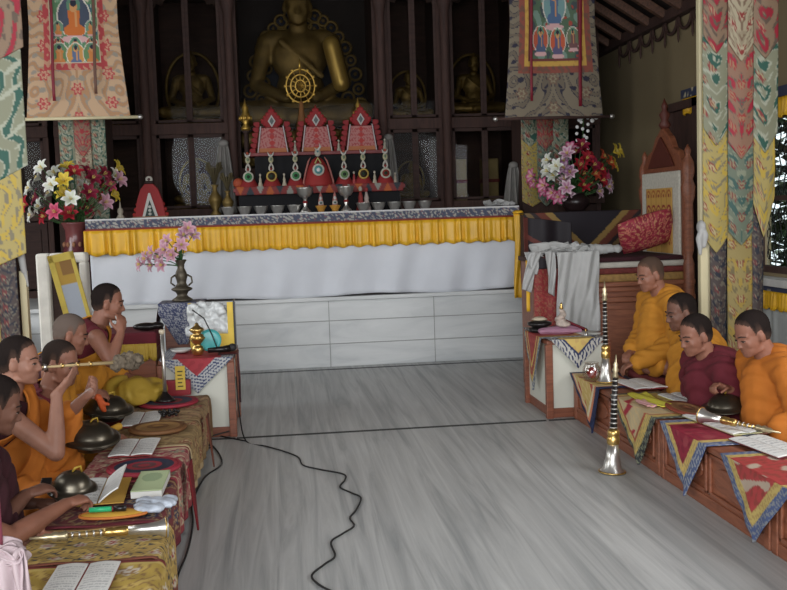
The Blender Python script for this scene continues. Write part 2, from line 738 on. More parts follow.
g.add(v + [(a, b, c + .05) for a, b, c in v], [(0, 1, 2, 3), (4, 7, 6, 5), (0, 4, 5, 1), (2, 6, 7, 3), (1, 5, 6, 2), (0, 3, 7, 4)], smooth=False)
struct('trim_5', g, mat('dark_roof_lining', S(44, 34, 30), .9))
m_raft = wood('rafter_wood', S(70, 48, 38), S(110, 72, 52), .7, 5, (9, 1, 9))
for i, y in enumerate(np.arange(7.2, 12.0, .42)):
    r_ = thing('roof_rafter', 'brown rafter sloping up from the scalloped fringe under the roof', 'beam', (3.9, y, 3.42), 0, 'rafters of the sloping roof')
    gg = G()
    L_ = math.hypot(1.3, .82)
    Mx = Matrix.Rotation(math.atan2(.80, 1.3), 4, 'Y')
    gg.box(-L_, 0, -.035, .035, -.10, -.02, M=Mx)
    obj('beam', gg, m_raft, r_, bevel=.004)
# shrubs outside the lattice window
t = thing('shrub', 'green leafy shrub outside the lattice window at far right', 'plant', (5.5, 8.9, 0))
g = G()
rr = random.Random(3)
for k in range(5200):
    a = rr.uniform(0, 6.28)
    p = Vector((max(-.8, min(.8, rr.gauss(0, .35))), max(-2.4, min(2.4, rr.gauss(0, 1.2))), rr.uniform(.2, 3.1)))
    d = Vector((math.cos(a), math.sin(a), rr.uniform(-.5, .6))).normalized() * .24
    e = d.cross(Vector((0, 0, 1))).normalized() * .08
    c = (S(70, 96, 50), S(46, 70, 36), S(110, 124, 90))[k % 3]
    g.add([p, p + d * .5 + e, p + d, p + d * .5 - e], [(0, 1, 2, 3)], c, False)
obj('foliage', g, vmat('leaf_col', .5), t)
g = G()
for k in range(7):
    g.tube([(0, -.9 + .3 * k, 0), (.05, -.85 + .3 * k, 1.2), (0, -.9 + .32 * k, 2.6)], [.03, .02, .008], 6)
obj('stems', g, mat('bark', S(90, 70, 50), .9), t)

# ================================================================== SHRINE CABINETS ALONG THE BACK
m_gold = mat('old_gold', S(190, 150, 62), 0.34, 0.75, var=.2, scale=14)
m_goldd = mat('dull_gold', S(128, 104, 52), 0.5, 0.55, var=.3, scale=12)
m_glass = glassy('cabinet_glass', (0.78, 0.77, 0.75), 0.004)
def cabinet(x0, x1, lab, z0=.70, z1=4.15, glass=True, y0=11.3, y1=12.15, door=True):
    cx = (x0 + x1) / 2
    w = (x1 - x0) / 2
    t = thing('shrine_cabinet', lab, 'cabinet', (cx, y0, z0))
    h = z1 - z0
    g = G()
    g.box(-w, -w + .06, 0, y1 - y0, 0, h)
    g.box(w - .06, w, 0, y1 - y0, 0, h)
    g.box(-w, w, 0, y1 - y0, h - .12, h)
    g.box(-w, w, 0, y1 - y0, 0, .08)
    g.box(-w - .03, w + .03, -.05, .04, .84, .92)
    g.box(-w, w, -.02, .04, 1.74, 1.86)
    obj('frame', g, m_dark, t, bevel=.006)
    obj('back_panel', G().box(-w + .06, w - .06, y1 - y0 - .03, y1 - y0, .08, h - .12), m_dark2, t)
    obj('shelf', G().box(-w + .06, w - .06, .05, y1 - y0 - .03, 1.76, 1.80), m_dark2, t)
    obj('shelf', G().box(-w + .06, w - .06, .05, y1 - y0 - .03, .86, .90), m_dark2, t)
    # base doors
    n = 2
    for k in range(n):
        a = -w + .06 + k * (2 * w - .12) / n
        b = a + (2 * w - .12) / n
        gg = G().box(a + .004, b - .004, -.01, .02, .1, .83)
        gg.box(a + .07, b - .07, -.025, -.01, .18, .75)
        d = obj('cupboard_door', gg, m_dark2, t, bevel=.006)
        obj('knob', G().ell((b - .03 if k == 0 else a + .03, -.035, .47), (.012,) * 3), m_goldd, d)
        if glass:
            fr = G()
            for zz0, zz1 in ((.93, 1.74), (1.87, h - .12)):
                fr.box(a, a + .035, 0, .03, zz0, zz1)
                fr.box(b - .035, b, 0, .03, zz0, zz1)
                fr.box(a, b, 0, .03, zz0, zz0 + .03)
                fr.box(a, b, 0, .03, zz1 - .04, zz1)
            d2 = obj('glass_door', fr, m_dark2, t, bevel=.004)
            gp = G()
            for zz0, zz1 in ((.95, 1.71), (1.89, h - .15)):
                gp.box(a + .03, b - .03, .010, .014, zz0, zz1)
            obj('glass_pane', gp, m_glass, d2)
    # carved arch at the top of the opening
    gg = G()
    pts = [(-w + .06, h - .12)]
    for k in range(25):
        u = k / 24
        pts.append((-w + .06 + u * (2 * w - .12), h - .16 - .22 * abs(2 * u - 1) ** 1.5 - .03 * math.cos(u * PI * 12)))
    pts.append((w - .06, h - .12))
    gg.prism(pts, .035, .06)
    obj('carved_arch', gg, m_dark2, t)
    return t

cabinet(-4.2, -2.45, 'dark shrine cabinet at far left behind the brocade pillar banners')
cabinet(-2.39, -1.42, 'dark shrine cabinet behind the left painted scroll')
cabinet(-1.36, -0.50, 'dark shrine cabinet with a golden statue just left of the great Buddha niche')
cabinet(1.23, 1.90, 'dark narrow shrine cabinet just right of the great Buddha niche')
cabinet(1.93, 2.80, 'dark shrine cabinet left of the right painted scroll')
cabinet(2.83, 3.72, 'dark shrine cabinet behind the right painted scroll')
for x, lab in ((-1.39, 'dark round post left of the cabinet with the golden statue'), (-0.465, 'dark round post at the left edge of the great Buddha niche'), (1.195, 'dark round post at the right edge of the great Buddha niche'), (1.915, 'dark round post between the two cabinets right of the Buddha')):
    t = thing('shrine_post', lab, 'post', (x, 11.2, .70))
    pr = [(.075, 0), (.075, .12), (.055, .16), (.05, .2), (.05, 3.0), (.06, 3.05), (.075, 3.12), (.09, 3.3), (.09, 3.54)]
    obj('shaft', G().lathe(pr, seg=16), m_dark, t)
# central niche
t = thing('shrine_niche', 'dark glazed central niche holding the great golden Buddha', 'cabinet', (.365, 11.3, .70))
w = .80
g = G()
g.box(-w, -w + .05, 0, .85, 0, 3.5)
g.box(w - .05, w, 0, .85, 0, 3.5)
g.box(-w, w, 0, .85, 3.4, 3.5)
g.box(-w, w, .02, .85, 0, 1.35)
obj('frame', g, m_dark, t)
obj('back_panel', G().box(-w + .05, w - .05, .82, .85, 1.35, 3.4), mat('niche_brown', S(44, 38, 38), .8), t)
gp = G().box(-w + .05, w - .05, .012, .017, 1.75, 3.4)
obj('glass_pane', gp, m_glass, t)
# ================================================================== FIGURES
def hmat(N, yaw, pitch, off=(0, .050, .128)):
    """head frame: neck base N, yaw to the left positive, pitch down positive"""
    Rm = Matrix.Rotation(yaw, 4, 'Z') @ Matrix.Rotation(-pitch, 4, 'X')
    return Matrix.Translation(Vector(N)) @ Rm @ Matrix.Translation(Vector(off))

def head_prims(g, H, ears=1.0, nose=1.0):
    E_ = lambda c, r, rot=None: g.ell(c, r, rot, 24, 16, M=H)
    E_((0, -.014, .036), (.074, .094, .086))
    E_((0, .020, -.02), (.064, .066, .085))
    E_((0, .034, -.064), (.053, .049, .046))
    E_((0, .060, -.094), (.022, .020, .016))
    for s in (-1, 1):
        E_((s * .035, .052, -.030), (.024, .022, .026))
        E_((s * .030, .071, -.008), (.016, .010, .011))
        g.cap((s * .012, .080, .016), .010, (s * .046, .060, .016), .010, 8, M=H)
        E_((s * .077, -.006, -.012), (.009 * ears, .019, .031), (0, 0, s * .35))
        g.cap((s * .046, -.0, -.078), .014, (s * .018, .062, -.094), .013, 8, M=H)
        E_((s * .011, .088, -.040), (.009, .009, .007))
    g.cap((0, .077, .008), .0085, (0, .095 * nose, -.036), .0115, 10, M=H)
    g.cap((-.017, .072, -.064), .0075, (.017, .072, -.064), .0075, 8, M=H)
    g.cap((-.015, .073, -.075), .0075, (.015, .073, -.075), .0075, 8, M=H)

def hand_prims(g, wr, d, up, curl=.4, side=1, spread=1.0, s=1.0, point=None):
    """wr wrist, d finger direction, up = back-of-hand direction"""
    d = Vector(d).normalized()
    up = Vector(up)
    up = (up - d * up.dot(d)).normalized()
    x = d.cross(up).normalized()
    M = Matrix(((x.x, d.x, up.x, wr[0]), (x.y, d.y, up.y, wr[1]), (x.z, d.z, up.z, wr[2]), (0, 0, 0, 1)))
    M = M @ Matrix.Scale(s, 4)
    g.ell((0, .050, 0), (.038, .054, .016), None, 16, 10, M=M)
    g.cap((0, -.01, 0), .025, (0, .03, 0), .022, 10, M=M)
    g.cap((-.026, .075, 0), .013, (.026, .075, 0), .013, 10, M=M)
    for i, (bx, L_) in enumerate(((-.029, .058), (-.010, .072), (.010, .078), (.029, .070))):
        if side < 0:
            bx = -bx
        p = Vector((bx * spread, .082, 0))
        a = 0.0
        rr = .0088 if i else .0078
        for k in range(3):
            c = curl if not (point and i == 3) else .05
            a -= c * (1.0 if k else .8)
            q = p + Vector((bx * .06, math.cos(a), math.sin(a))) * L_ * (.44, .31, .25)[k]
            g.cap(p, rr, q, rr * .9, 8, M=M)
            p = q
            rr *= .9
    tx = .030 * side
    p = Vector((tx, .022, -.006))
    q = p + Vector((side * .028, .028, -.012))
    g.cap(p, .014, q, .0105, 8, M=M)
    r_ = q + Vector((side * .006 - side * .012 * curl, .028, -.016 * curl * 2))
    g.cap(q, .0105, r_, .0085, 8, M=M)

SK = {'base': (S(140, 90, 70), .5), 'dark': (S(114, 74, 58), .5), 'pale': (S(150, 102, 82), .5)}
m_skin = {}
for k_, (c_, r_) in SK.items():
    m_skin[k_] = mat('skin_' + k_, c_, r_, var=.10, scale=18, bump=.05, spec=.35)
m_hair = mat('black_hair', S(20, 16, 16), .9, var=.25, scale=160, bump=.5, spec=.08)
m_stub = mat('grey_stubble', S(100, 84, 74), .9, var=.12, scale=160, bump=.35, spec=.1)
m_stub2 = mat('dark_stubble', S(38, 30, 27), .9, var=.2, scale=160, bump=.4, spec=.08)
m_feat = vmat('face_paint', .45, bump=0)
CL = {
    'saffron': mat('saffron_cotton', S(190, 122, 24), .85, var=.08, scale=9, bump=.15),
    'orange': mat('orange_cotton', S(184, 100, 20), .85, var=.08, scale=9, bump=.15),
    'mustard': mat('mustard_silk', S(176, 142, 40), .6, var=.10, scale=9, bump=.15),
    'maroon': mat('maroon_wool', S(100, 26, 38), .9, var=.12, scale=12, bump=.2),
    'dkmaroon': mat('dark_maroon_wool', S(60, 22, 30), .9, var=.12, scale=12, bump=.2),
}

def folds(A, k, d, seed=0, A2=None):
    """soft cloth folds running across direction d"""
    d = Vector(d).normalized()
    e = d.orthogonal().normalized()
    f = d.cross(e)
    def fn(co):
        s = co @ np.array(d)
        t = co @ np.array(e)
        u = co @ np.array(f)
        w = np.sin(t * 9 + seed) * .9 + np.sin(u * 7 + seed * 2) * .9 + .5 * np.sin(t * 17 + u * 13 + seed)
        a = np.sin(s * k + w * 1.6)
        b = np.sin(s * k * 2.1 + w * 2.3 + 1)
        m = .6 + .4 * np.sin(t * 6 + u * 5 + seed)
        a = np.sign(a) * np.abs(a) ** 1.3
        return A * (a * m + .35 * b)
    return fn

def hair_line(me, hr, lift=0.0, cols=None):
    """trim the hair shell along forehead, temple, ear and nape and let it fade out there"""
    xs = [-.2, -.075, -.045, -.030, -.012, .008, .016, .026, .036, .052, .066, .2]
    hs = [-.058, -.058, -.048, -.036, .022, .022, .000, .002, .046, .062, .080, .082]
    n = len(me.vertices)
    co = np.empty(n * 3)
    me.vertices.foreach_get('co', co)
    co = co.reshape(-1, 3)
    no = np.empty(n * 3)
    me.vertices.foreach_get('normal', no)
    no = no.reshape(-1, 3)
    h = np.interp(co[:, 1], xs, hs) + lift + .012 * np.clip((np.abs(co[:, 0]) - .035) / .02, 0, 1) * (co[:, 1] > .024) + .003 * np.sin(co[:, 0] * 260) + .002 * np.sin(co[:, 0] * 700)
    k = np.clip((co[:, 2] - h) / .050, 0, 1) ** .8
    co2 = co - no * (hr * .95 * (1 - k) ** 1.5)[:, None]
    me.vertices.foreach_set('co', co2.ravel())
    for a_ in list(me.color_attributes):
        me.color_attributes.remove(a_)
    ca = me.color_attributes.new('Col', 'FLOAT_COLOR', 'POINT')
    ar = np.ones((n, 4), dtype=np.float32)
    ar[:, :3] = lin(cols[1]) * (1 - k)[:, None] + lin(cols[0]) * k[:, None]
    ca.data.foreach_set('color', ar.ravel())
    bm = bmesh.new()
    bm.from_mesh(me)
    bm.verts.ensure_lookup_table()
    dead = [bm.verts[i] for i in range(n) if co[i, 2] < h[i]]
    bmesh.ops.delete(bm, geom=dead, context='VERTS')
    bm.to_mesh(me)
    bm.free()
    me.update()

def person(label, loc, rz, P, group=None, name='person'):
    """seated cross legged figure, local +Y is forward, z=0 is the seat"""
    t = thing(name, label, 'person', loc, rz, group)
    lean = P.get('lean', .06)
    side = P.get('side', 0.0)
    N = Vector((side, lean, .575))
    H = hmat(N, P.get('yaw', 0), P.get('pitch', .1))
    sk = m_skin[P.get('skin', 'base')]
    g = G()
    head_prims(g, H, nose=P.get('nose', 1.0))
    g.cap((N.x, N.y - .015, N.z - .05), .064, H @ Vector((0, -.025, -.040)), .053, 14)
    mid = Vector((side * .5, lean * .55, .38))
    g.ell(mid + Vector((0, 0, .05)), (.165, .105, .16), (-lean * 1.2, 0, 0), 24, 16)
    g.ell((side * .3, lean * .3, .22), (.155, .125, .15), None, 24, 16)
    g.ell((0, 0, .12), (.18, .145, .11), None, 24, 16)
    SH = {'R': N + Vector((.190, -.015, -.075)), 'L': N + Vector((-.190, -.015, -.075))}
    g.cap(SH['R'] + Vector((-.03, 0, .0)), .056, SH['L'] + Vector((.03, 0, .0)), .056, 14)
    for s in (-1, 1):
        g.cap((N.x + s * .07, N.y - .01, N.z - .055), .05, (N.x + s * .13, N.y - .015, N.z - .07), .05, 10)
        g.cap((s * .09, .02, .10), .090, (s * .22, .22, .085), .058, 12)
        g.cap((s * .22, .22, .075), .054, (-s * .05, .28, .055), .040, 12)
        g.ell((-s * .09, .29, .045), (.070, .032, .028), None, 14, 8)
    A = P['arms']
    for s in ('R', 'L'):
        a = A[s]
        el = Vector(a['e'])
        wr = Vector(a['w'])
        g.cap(SH[s], .055, el, .040, 14)
        g.cap(el, .041, el + (wr - el) * .35, .040, 14)
        g.cap(el + (wr - el) * .35, .040, wr, .025, 14)
        if a.get('hand', True):
            hand_prims(g, wr, a['d'], a['u'], a.get('c', .45), a.get('side', 1 if s == 'L' else -1))
    body = remesh(g, P.get('vox', .0065), 3, .45)
    obj('body', body, sk, t)
    # hair
    hg = G()
    hr = P.get('hr', .006) * .55
    hg.ell((0, -.014, .036), (.074 + hr, .094 + hr, .086 + hr), None, 40, 28)
    hg.ell((0, -.040, .000), (.066 + hr, .062 + hr, .075 + hr), None, 40, 28)
    hm = remesh(hg, .0045, 2, .5)
    hl = P.get('hairline', 0.0)
    hair_line(hm, hr, hl, P.get('hairc', (S(34, 27, 25), S(84, 62, 52))))
    if P.get('hairmat') is None:
        displace(hm, lambda co: .0012 * np.sin(co[:, 0] * 600) * np.sin(co[:, 1] * 500 + co[:, 2] * 400))
    hm.transform(H)
    obj('hair', hm, vmat('cropped_hair', .9, spec=.08, bump=.5, bscale=260), t)
    # face parts
    for s in (-1, 1):
        e = G()
        e.ell((s * .030, .0785, -.0095), (.0125, .0046, .0024 if P.get('shut') else .0036), (0, 0, -s * .35), 12, 8, S(150, 132, 122), M=H)
        e.ell((s * .030, .0810, -.0095), (.0075, .0036, .0034), None, 10, 8, S(24, 16, 14), M=H)
        e.cap((s * .017, .0840, -.006), .0020, (s * .031, .0835, -.0035), .0026, 6, M=H, col=S(36, 24, 22))
        e.cap((s * .031, .0835, -.0035), .0026, (s * .044, .0750, -.0065), .0018, 6, M=H, col=S(36, 24, 22))
        obj('eye', e, m_feat, t)
        b = G()
        b.cap((s * .014, .0890, .017), .0028, (s * .032, .0845, .0215), .0036, 6, M=H, col=S(34, 26, 24))
        b.cap((s * .032, .0845, .0215), .0036, (s * .050, .0690, .0165), .0020, 6, M=H, col=S(34, 26, 24))
        obj('eyebrow', b, m_feat, t)
    lp = G()
    lp.cap((-.020, .0745, -.0660), .0045, (.020, .0745, -.0660), .0045, 8, M=H, col=S(134, 80, 72))
    lp.cap((-.015, .0745, -.0745), .0055, (.015, .0745, -.0745), .0055, 8, M=H, col=S(146, 88, 78))
    obj('lips', lp, m_feat, t)
    # robes
    k_skirt = P.get('skirt', 'mustard')
    g = G()
    g.ell((0, 0, .12), (.215, .18, .12), None, 24, 16)
    g.ell((0, .15, .075), (.21, .18, .075), None, 24, 16)
    for s in (-1, 1):
        g.cap((s * .09, .01, .10), .108, (s * .215, .215, .085), .076, 14)
        g.cap((s * .215, .215, .075), .070, (-s * .02, .285, .058), .055, 14)
        g.cap((s * .16, .0, .06), .06, (s * .235, .16, .05), .05, 10)
    for c_, r_ in P.get('lap', ()):
        g.ell(c_, r_, None, 24, 16)
    sm = remesh(g, .011, 3, .5)
    displace(sm, folds(P.get('fa', .014), 46, (.5, .8, .3), 2 + len(label)))
    co = sm.vertices
    for v in co:
        if v.co.z < .004:
            v.co.z = .004
    obj('skirt', sm, CL[k_skirt], t)
    # vest under the shawl
    if P.get('vest', 'maroon'):
        g = G()
        g.ell(mid + Vector((0, .0, .05)), (.180, .122, .175), (-lean * 1.2, 0, 0), 24, 16)
        g.ell((side * .3, lean * .3, .22), (.168, .14, .16), None, 24, 16)
        g.cap(SH['R'] + Vector((-.05, 0, .0)), .066, SH['L'] + Vector((.05, 0, .0)), .066, 14)
        vm = remesh(g, .011, 3, .5)
        displace(vm, folds(.004, 60, (.8, .1, .5), 4))
        cut(vm, [((N.x, N.y + .03, N.z - .035), Vector((0, -.55, -.83)).normalized())])
        obj('vest', vm, CL[P.get('vest', 'maroon')], t, solid=.006)
    # shawl
    sh = P.get('shawl', 'left')
    colr = CL[P.get('shawlcol', 'saffron')]
    if sh:
        g = G()
        g.ell(mid + Vector((0, .0, .05)), (.196, .140, .185), (-lean * 1.2, 0, 0), 24, 16)
        g.ell((side * .3, lean * .3 + .01, .22), (.19, .165, .17), None, 24, 16)
        g.ell((0, .02, .12), (.215, .19, .13), None, 24, 16)
        g.cap(SH['R'] + Vector((-.02, 0, .0)), .078, SH['L'] + Vector((.02, 0, .0)), .078, 14)
        for s in ((-1, 1) if sh == 'both' else (-1,) if sh == 'left' else (1,)):
            g.cap((N.x + s * .02, N.y - .050, N.z - .012), .058, (N.x + s * .15, N.y - .02, N.z - .060), .074, 12)
        if sh == 'both':
            for s in (-1, 1):
                g.cap((N.x + s * .17, N.y - .04, .49), .085, (s * .20, .06, .16), .115, 14)
                g.cap((N.x + s * .06, N.y - .06, .50), .09, (s * .08, -.03, .16), .13, 14)
            g.cap((0, N.y - .0, .42), .13, (0, .18, .17), .14, 14)
        cov = P.get('cover', {'L': .6})
        for s, f in cov.items():
            a = A[s]
            el = Vector(a['e'])
            wr = Vector(a['w'])
            g.cap(SH[s], .080, el, .070, 14)
            if f > 0:
                e2 = el + (wr - el) * f
                g.cap(el, .070, e2, .058, 14)
                # drape hanging from the forearm to the lap
                bx = el.x * .95
                g.cap(el, .068, (bx, el.y * .9, .16), .075, 14)
                g.cap(e2, .050, (e2.x * .98, e2.y * .95, .13), .060, 14)
                g.ell(((el.x + 0) * .62, (el.y + .05) * .8, (el.z + .12) * .5), (.13, .11, .14), None, 16, 12)
        if P.get('train'):
            for q0, r0, q1, r1 in P['train']:
                g.cap(q0, r0, q1, r1, 14)
        mm = remesh(g, .010, 4, .5)
        fd = P.get('fdir', (.5, -.35, .6))
        displace(mm, folds(P.get('sfa', .014), P.get('sk', 52), fd, len(label) % 5))
        for v in mm.vertices:
            if v.co.z < .006:
                v.co.z = .006
        if sh == 'left':
            cut(mm, [((-.045 + side, 0, .60), Vector((-.62, .10, -.60)).normalized())])
        elif sh == 'right':
            cut(mm, [((.045 + side, 0, .60), Vector((.62, .10, -.60)).normalized())])
        else:
            cut(mm, [((N.x, N.y + .035, N.z - .005 + P.get('collar', 0)), Vector((0, -.60, -.80)).normalized())])
        obj('shawl', mm, colr, t, solid=.010)
        if sh == 'left' and P.get('roll', True):
            # folded edge of the robe crossing the chest
            pass
    return t

def arm(e, w, d, u, c=.45, **k):
    r = dict(e=e, w=w, d=d, u=u, c=c)
    r.update(k)
    return r

RZL, RZR = -PI / 2, PI / 2
# ---- left row (facing the aisle, +X); local right (+x) is towards the camera
SEAT = .13
def ltow(px, py, ex, ey):
    """world point -> local of a left-row figure at (px,py)"""
    return (-(ey - py), ex - px)
# A
person('person in dark red vest, far end of left row, hand to the mouth', (-1.35, 6.40, .30), RZL + .15, dict(
    fa=.020, lap=(((.0, .34, .13), (.24, .17, .09)), ((-.05, .48, .12), (.16, .12, .07))),
    lean=.20, pitch=.12, yaw=-.1, skin='base', hr=.007,
    arms={'R': arm((.245, .26, .36), (.165, .33, .52), (-.35, .10, .90), (.75, .55, .1), .5), 'L': arm((-.27, .16, .27), (-.12, .36, .20), (.7, .6, -.1), (0, .1, 1), .5)},
    shawl='left', shawlcol='saffron', vest='maroon', cover={'L': .7}, skirt='mustard', sfa=.008))
# B
person('person with grey shaved head behind the horn player, saffron robe, left row', (-1.43, 5.92, .17), RZL + .05, dict(
    lean=.13, pitch=.22, yaw=.05, hairmat=m_stub, hairc=(S(98, 84, 76), S(112, 82, 68)), hr=.0035, hairline=.0, skin='base',
    arms={'R': arm((.25, .14, .30), (.19, .30, .36), (-.25, .95, .05), (.5, .1, .8), .6), 'L': arm((-.24, .14, .27), (-.14, .32, .26), (.5, .8, -.2), (0, .1, 1), .6)},
    shawl='left', shawlcol='saffron', vest='dkmaroon', cover={'L': .7}, skirt='mustard'))
# C
person('person in saffron robe tending cymbals, third from far end of left row', (-1.34, 5.36, .085), RZL - .10, dict(
    lean=.12, pitch=.16, yaw=-.28, hr=.005, hairmat=m_stub2, hairc=(S(48, 38, 34), S(90, 66, 54)), skin='base',
    arms={'R': arm((.24, .18, .33), (.18, .34, .36), (-.35, .9, .0), (.6, .0, .8), .75), 'L': arm((-.27, .14, .26), (-.14, .36, .27), (.4, .8, 0), (0, .1, 1), .6)},
    shawl='left', shawlcol='saffron', vest='maroon', cover={'L': .7}, skirt='mustard'))
# D horn player
person('person blowing a long horn with raised bare arm, orange robe, left row', (-1.37, 4.88, .155), RZL + .08, dict(
    lean=.07, pitch=.02, yaw=-.22, hr=.008, skin='pale',
    arms={'R': arm((.235, .29, .30), (.175, .300, .56), (-.22, .62, .68), (.35, .62, -.62), .16, side=1), 'L': arm((-.26, .2, .3), (-.06, .40, .50), (.5, .6, .5), (-.5, .2, -.6), .6)},
    shawl='left', shawlcol='orange', vest='dkmaroon', cover={'L': .55}, skirt='orange'))
# E
person('person with thick black hair seen from behind at left edge, dark maroon robe', (-1.38, 4.02, .10), RZL + .35, dict(
    lean=.16, pitch=.28, yaw=-.05, hr=.012, hairline=-.01, skin='dark',
    arms={'R': arm((.22, .19, .26), (.04, .33, .32), (-.25, .95, .15), (.2, .1, .95), .65), 'L': arm((-.28, .15, .24), (-.18, .38, .22), (.1, .95, -.05), (0, .1, 1), .6)},
    shawl='both', collar=-.005, shawlcol='dkmaroon', vest=None, cover={'L': .1, 'R': .1}, skirt='dkmaroon'))
# F nearest, only forearms inside the picture
person('person in maroon robe nearest on the left, fist resting on the open book', (-1.30, 3.62, .10), RZL + .22, dict(
    lean=.02, pitch=.3, yaw=0, hr=.008, skin='base', side=.04,
    arms={'R': arm((-.01, .29, .27), (-.27, .49, .30), (-.55, .80, .02), (.1, .1, .95), .9), 'L': arm((-.25, .16, .18), (-.12, .42, .22), (-.1, .9, -.1), (0, .1, 1), .7)},
    shawl='left', shawlcol='dkmaroon', vest='dkmaroon', cover={'L': .2}, skirt='maroon'))
# ---- right row (facing the aisle, -X); local left (-x) is towards the camera
person('elderly person with shaved head in saffron robe, raised seat of the right row', (2.725, 6.62, .335), RZR + .10, dict(
    lean=.15, pitch=.22, yaw=.12, hairmat=m_stub2, hairc=(S(78, 60, 50), S(110, 78, 62)), hr=.003, skin='base',
    arms={'R': arm((.24, .16, .25), (.06, .34, .16), (-.6, .6, -.2), (.1, .2, 1), .6), 'L': arm((-.25, .14, .22), (-.16, .40, .12), (.2, .9, -.35), (-.1, .1, 1), .6)},
    shawl='both', collar=.005, shawlcol='saffron', vest=None, cover={'L': .95, 'R': .9}, skirt='saffron', sfa=.013))
person('person in saffron robe half hidden behind the maroon robed one in the right row', (2.72, 6.02, .125), RZR, dict(
    lean=.17, pitch=.16, yaw=.08, hr=.007, skin='dark',
    arms={'R': arm((.24, .12, .25), (.10, .28, .18), (-.4, .8, -.2), (.1, .2, 1), .6), 'L': arm((-.24, .10, .24), (-.14, .28, .18), (.4, .8, -.2), (-.1, .1, 1), .6)},
    shawl='both', collar=-.0, shawlcol='saffron', vest='dkmaroon', cover={'L': .5, 'R': .5}, skirt='saffron'))
person('person in maroon robe with lowered eyes striking cymbals, right row', (2.65, 5.48, .06), RZR + .06, dict(
    lean=.24, pitch=.24, yaw=.16, hr=.006, skin='base', shut=1,
    arms={'R': arm((.25, .20, .25), (.12, .30, .15), (-.5, .7, -.2), (.1, .2, 1), .6), 'L': arm((-.26, .16, .25), (-.16, .30, .15), (.4, .8, -.2), (-.1, .2, 1), .5)},
    shawl='both', collar=.0, shawlcol='maroon', vest='dkmaroon', cover={'L': .35, 'R': .6}, skirt='dkmaroon'))
person('person in orange robe with head bowed at right edge, nearest in the right row', (2.72, 4.98, .13), RZR + .05, dict(
    lean=.20, pitch=.34, yaw=.10, hr=.006, skin='base', shut=1,
    arms={'R': arm((.25, .13, .27), (.235, .29, .345), (-.05, .9, .35), (.3, -.2, .9), 1.0), 'L': arm((-.26, .15, .25), (-.22, .29, .22), (.1, .9, -.1), (-.2, .1, 1), .5)},
    shawl='both', collar=.015, shawlcol='orange', vest=None, cover={'L': .80, 'R': .25}, skirt='orange', sfa=.010))

# ---- seats
def seat(x, y, h, lab, col, w=.95, d=.78, nm='seat_cushion', cat='cushion'):
    t = thing(nm, lab, cat, (x, y, 0))
    m = CL.get(col) or col
    obj('cushion', G().box(-d / 2, d / 2, -w / 2, w / 2, 0.002, h), m, t, bevel=.03)
    return t
m_rug = mat('red_wool_rug', S(120, 44, 44), .95, var=.2, scale=14, bump=.3)
m_rug2 = mat('blue_wool_rug', S(58, 62, 92), .95, var=.2, scale=14, bump=.3)
seat(-1.30, 6.40, .305, 'raised red cushion under the person in dark red vest at far left row', m_rug, .5, .85)
seat(-1.33, 5.92, .175, 'low red cushion under the person with grey shaved head', m_rug, .44, .80)
seat(-1.30, 5.34, .090, 'thin blue cushion under the person tending cymbals', m_rug2, .46, .80)
seat(-1.32, 4.84, .160, 'low red cushion under the horn player', m_rug, .50, .80)
seat(-1.32, 4.14, .105, 'low blue cushion under the person seen from behind at left edge', m_rug2, .44, .80)
seat(-1.32, 3.64, .105, 'low red cushion under the nearest person on the left', m_rug, .50, .80)
seat(2.70, 6.60, .340, 'raised red cushion under the elderly person in saffron', m_rug, .50, .56)
seat(2.74, 6.06, .130, 'low red cushion under the half hidden person in saffron', m_rug, .44, .62)
seat(2.74, 5.54, .065, 'thin blue cushion under the person in maroon robe, right row', m_rug2, .46, .62)
seat(2.74, 5.02, .135, 'low red cushion under the person in orange robe at right edge', m_rug, .50, .62)
# ================================================================== ALTAR
m_white = mat('white_cotton', S(212, 216, 224), .85, var=.03, scale=5, bump=.1)
m_redpaint = mat('red_wood', S(120, 34, 36), .5)
alt = thing('altar_table', 'long altar table draped with yellow valance and white cloth in front of the shrine', 'altar', (.275, 9.9, .70))
AX = 2.11
obj('tabletop', G().box(-AX, AX, -.02, 1.10, .77, .83), m_dark2, alt, bevel=.006)
g = G()
g.box(-AX + .05, AX - .05, .06, 1.05, 0, .77)
obj('body', g, m_dark2, alt)
im = speckle(420, 12, .03, S(70, 76, 98), S(160, 158, 150), 3, 520, .05)
X_, Y_ = grid(420, 12)
im[rnoise(X_, Y_ * .03, 700, 9) > .45] = S(130, 84, 94)
im[0:2] = S(205, 205, 205)
im[10:12] = S(120, 50, 44)
g = G().sheet(lambda u, v: (-AX - .01 + u * (2 * AX + .02), -.035 - .004 * math.sin(u * 90), .836 - .115 * v), 420, 12, im)
g.sheet(lambda u, v: (-AX - .01 + u * (2 * AX + .02), -.035 + 1.13 * v, .836), 60, 8, col=S(186, 186, 190))
obj('brocade_runner', g, m_brb, alt)
g = pleats(G(), (-AX - .02, -.095), (AX + .01, -.095), .724, .488, 74, .026, 6)
obj('yellow_valance', g, m_yel, alt, solid=.003)
im2 = fill(10, 10, S(170, 70, 40))
g = G().sheet(lambda u, v: (-AX - .02 + u * (2 * AX + .03), -.078, .732 - .022 * v), 20, 1, im2)
obj('orange_braid', g, m_brb, alt, solid=.004)
def cl(u, v):
    x = -AX + .02 + u * (2 * AX - .03)
    a = .016 * math.sin(u * 41 + 2 * math.sin(u * 9) + v * 1.5) + .010 * math.sin(u * 93 + v * 3) * v + .02 * math.sin(u * 6.3 + v * 1.2) * v
    return (x, -.046 + a - .02 * v, .56 - v * (.55 + .012 * math.sin(u * 17)))
obj('white_cloth', G().sheet(cl, 160, 14, col=S(220, 224, 232)), m_white, alt, solid=.003)
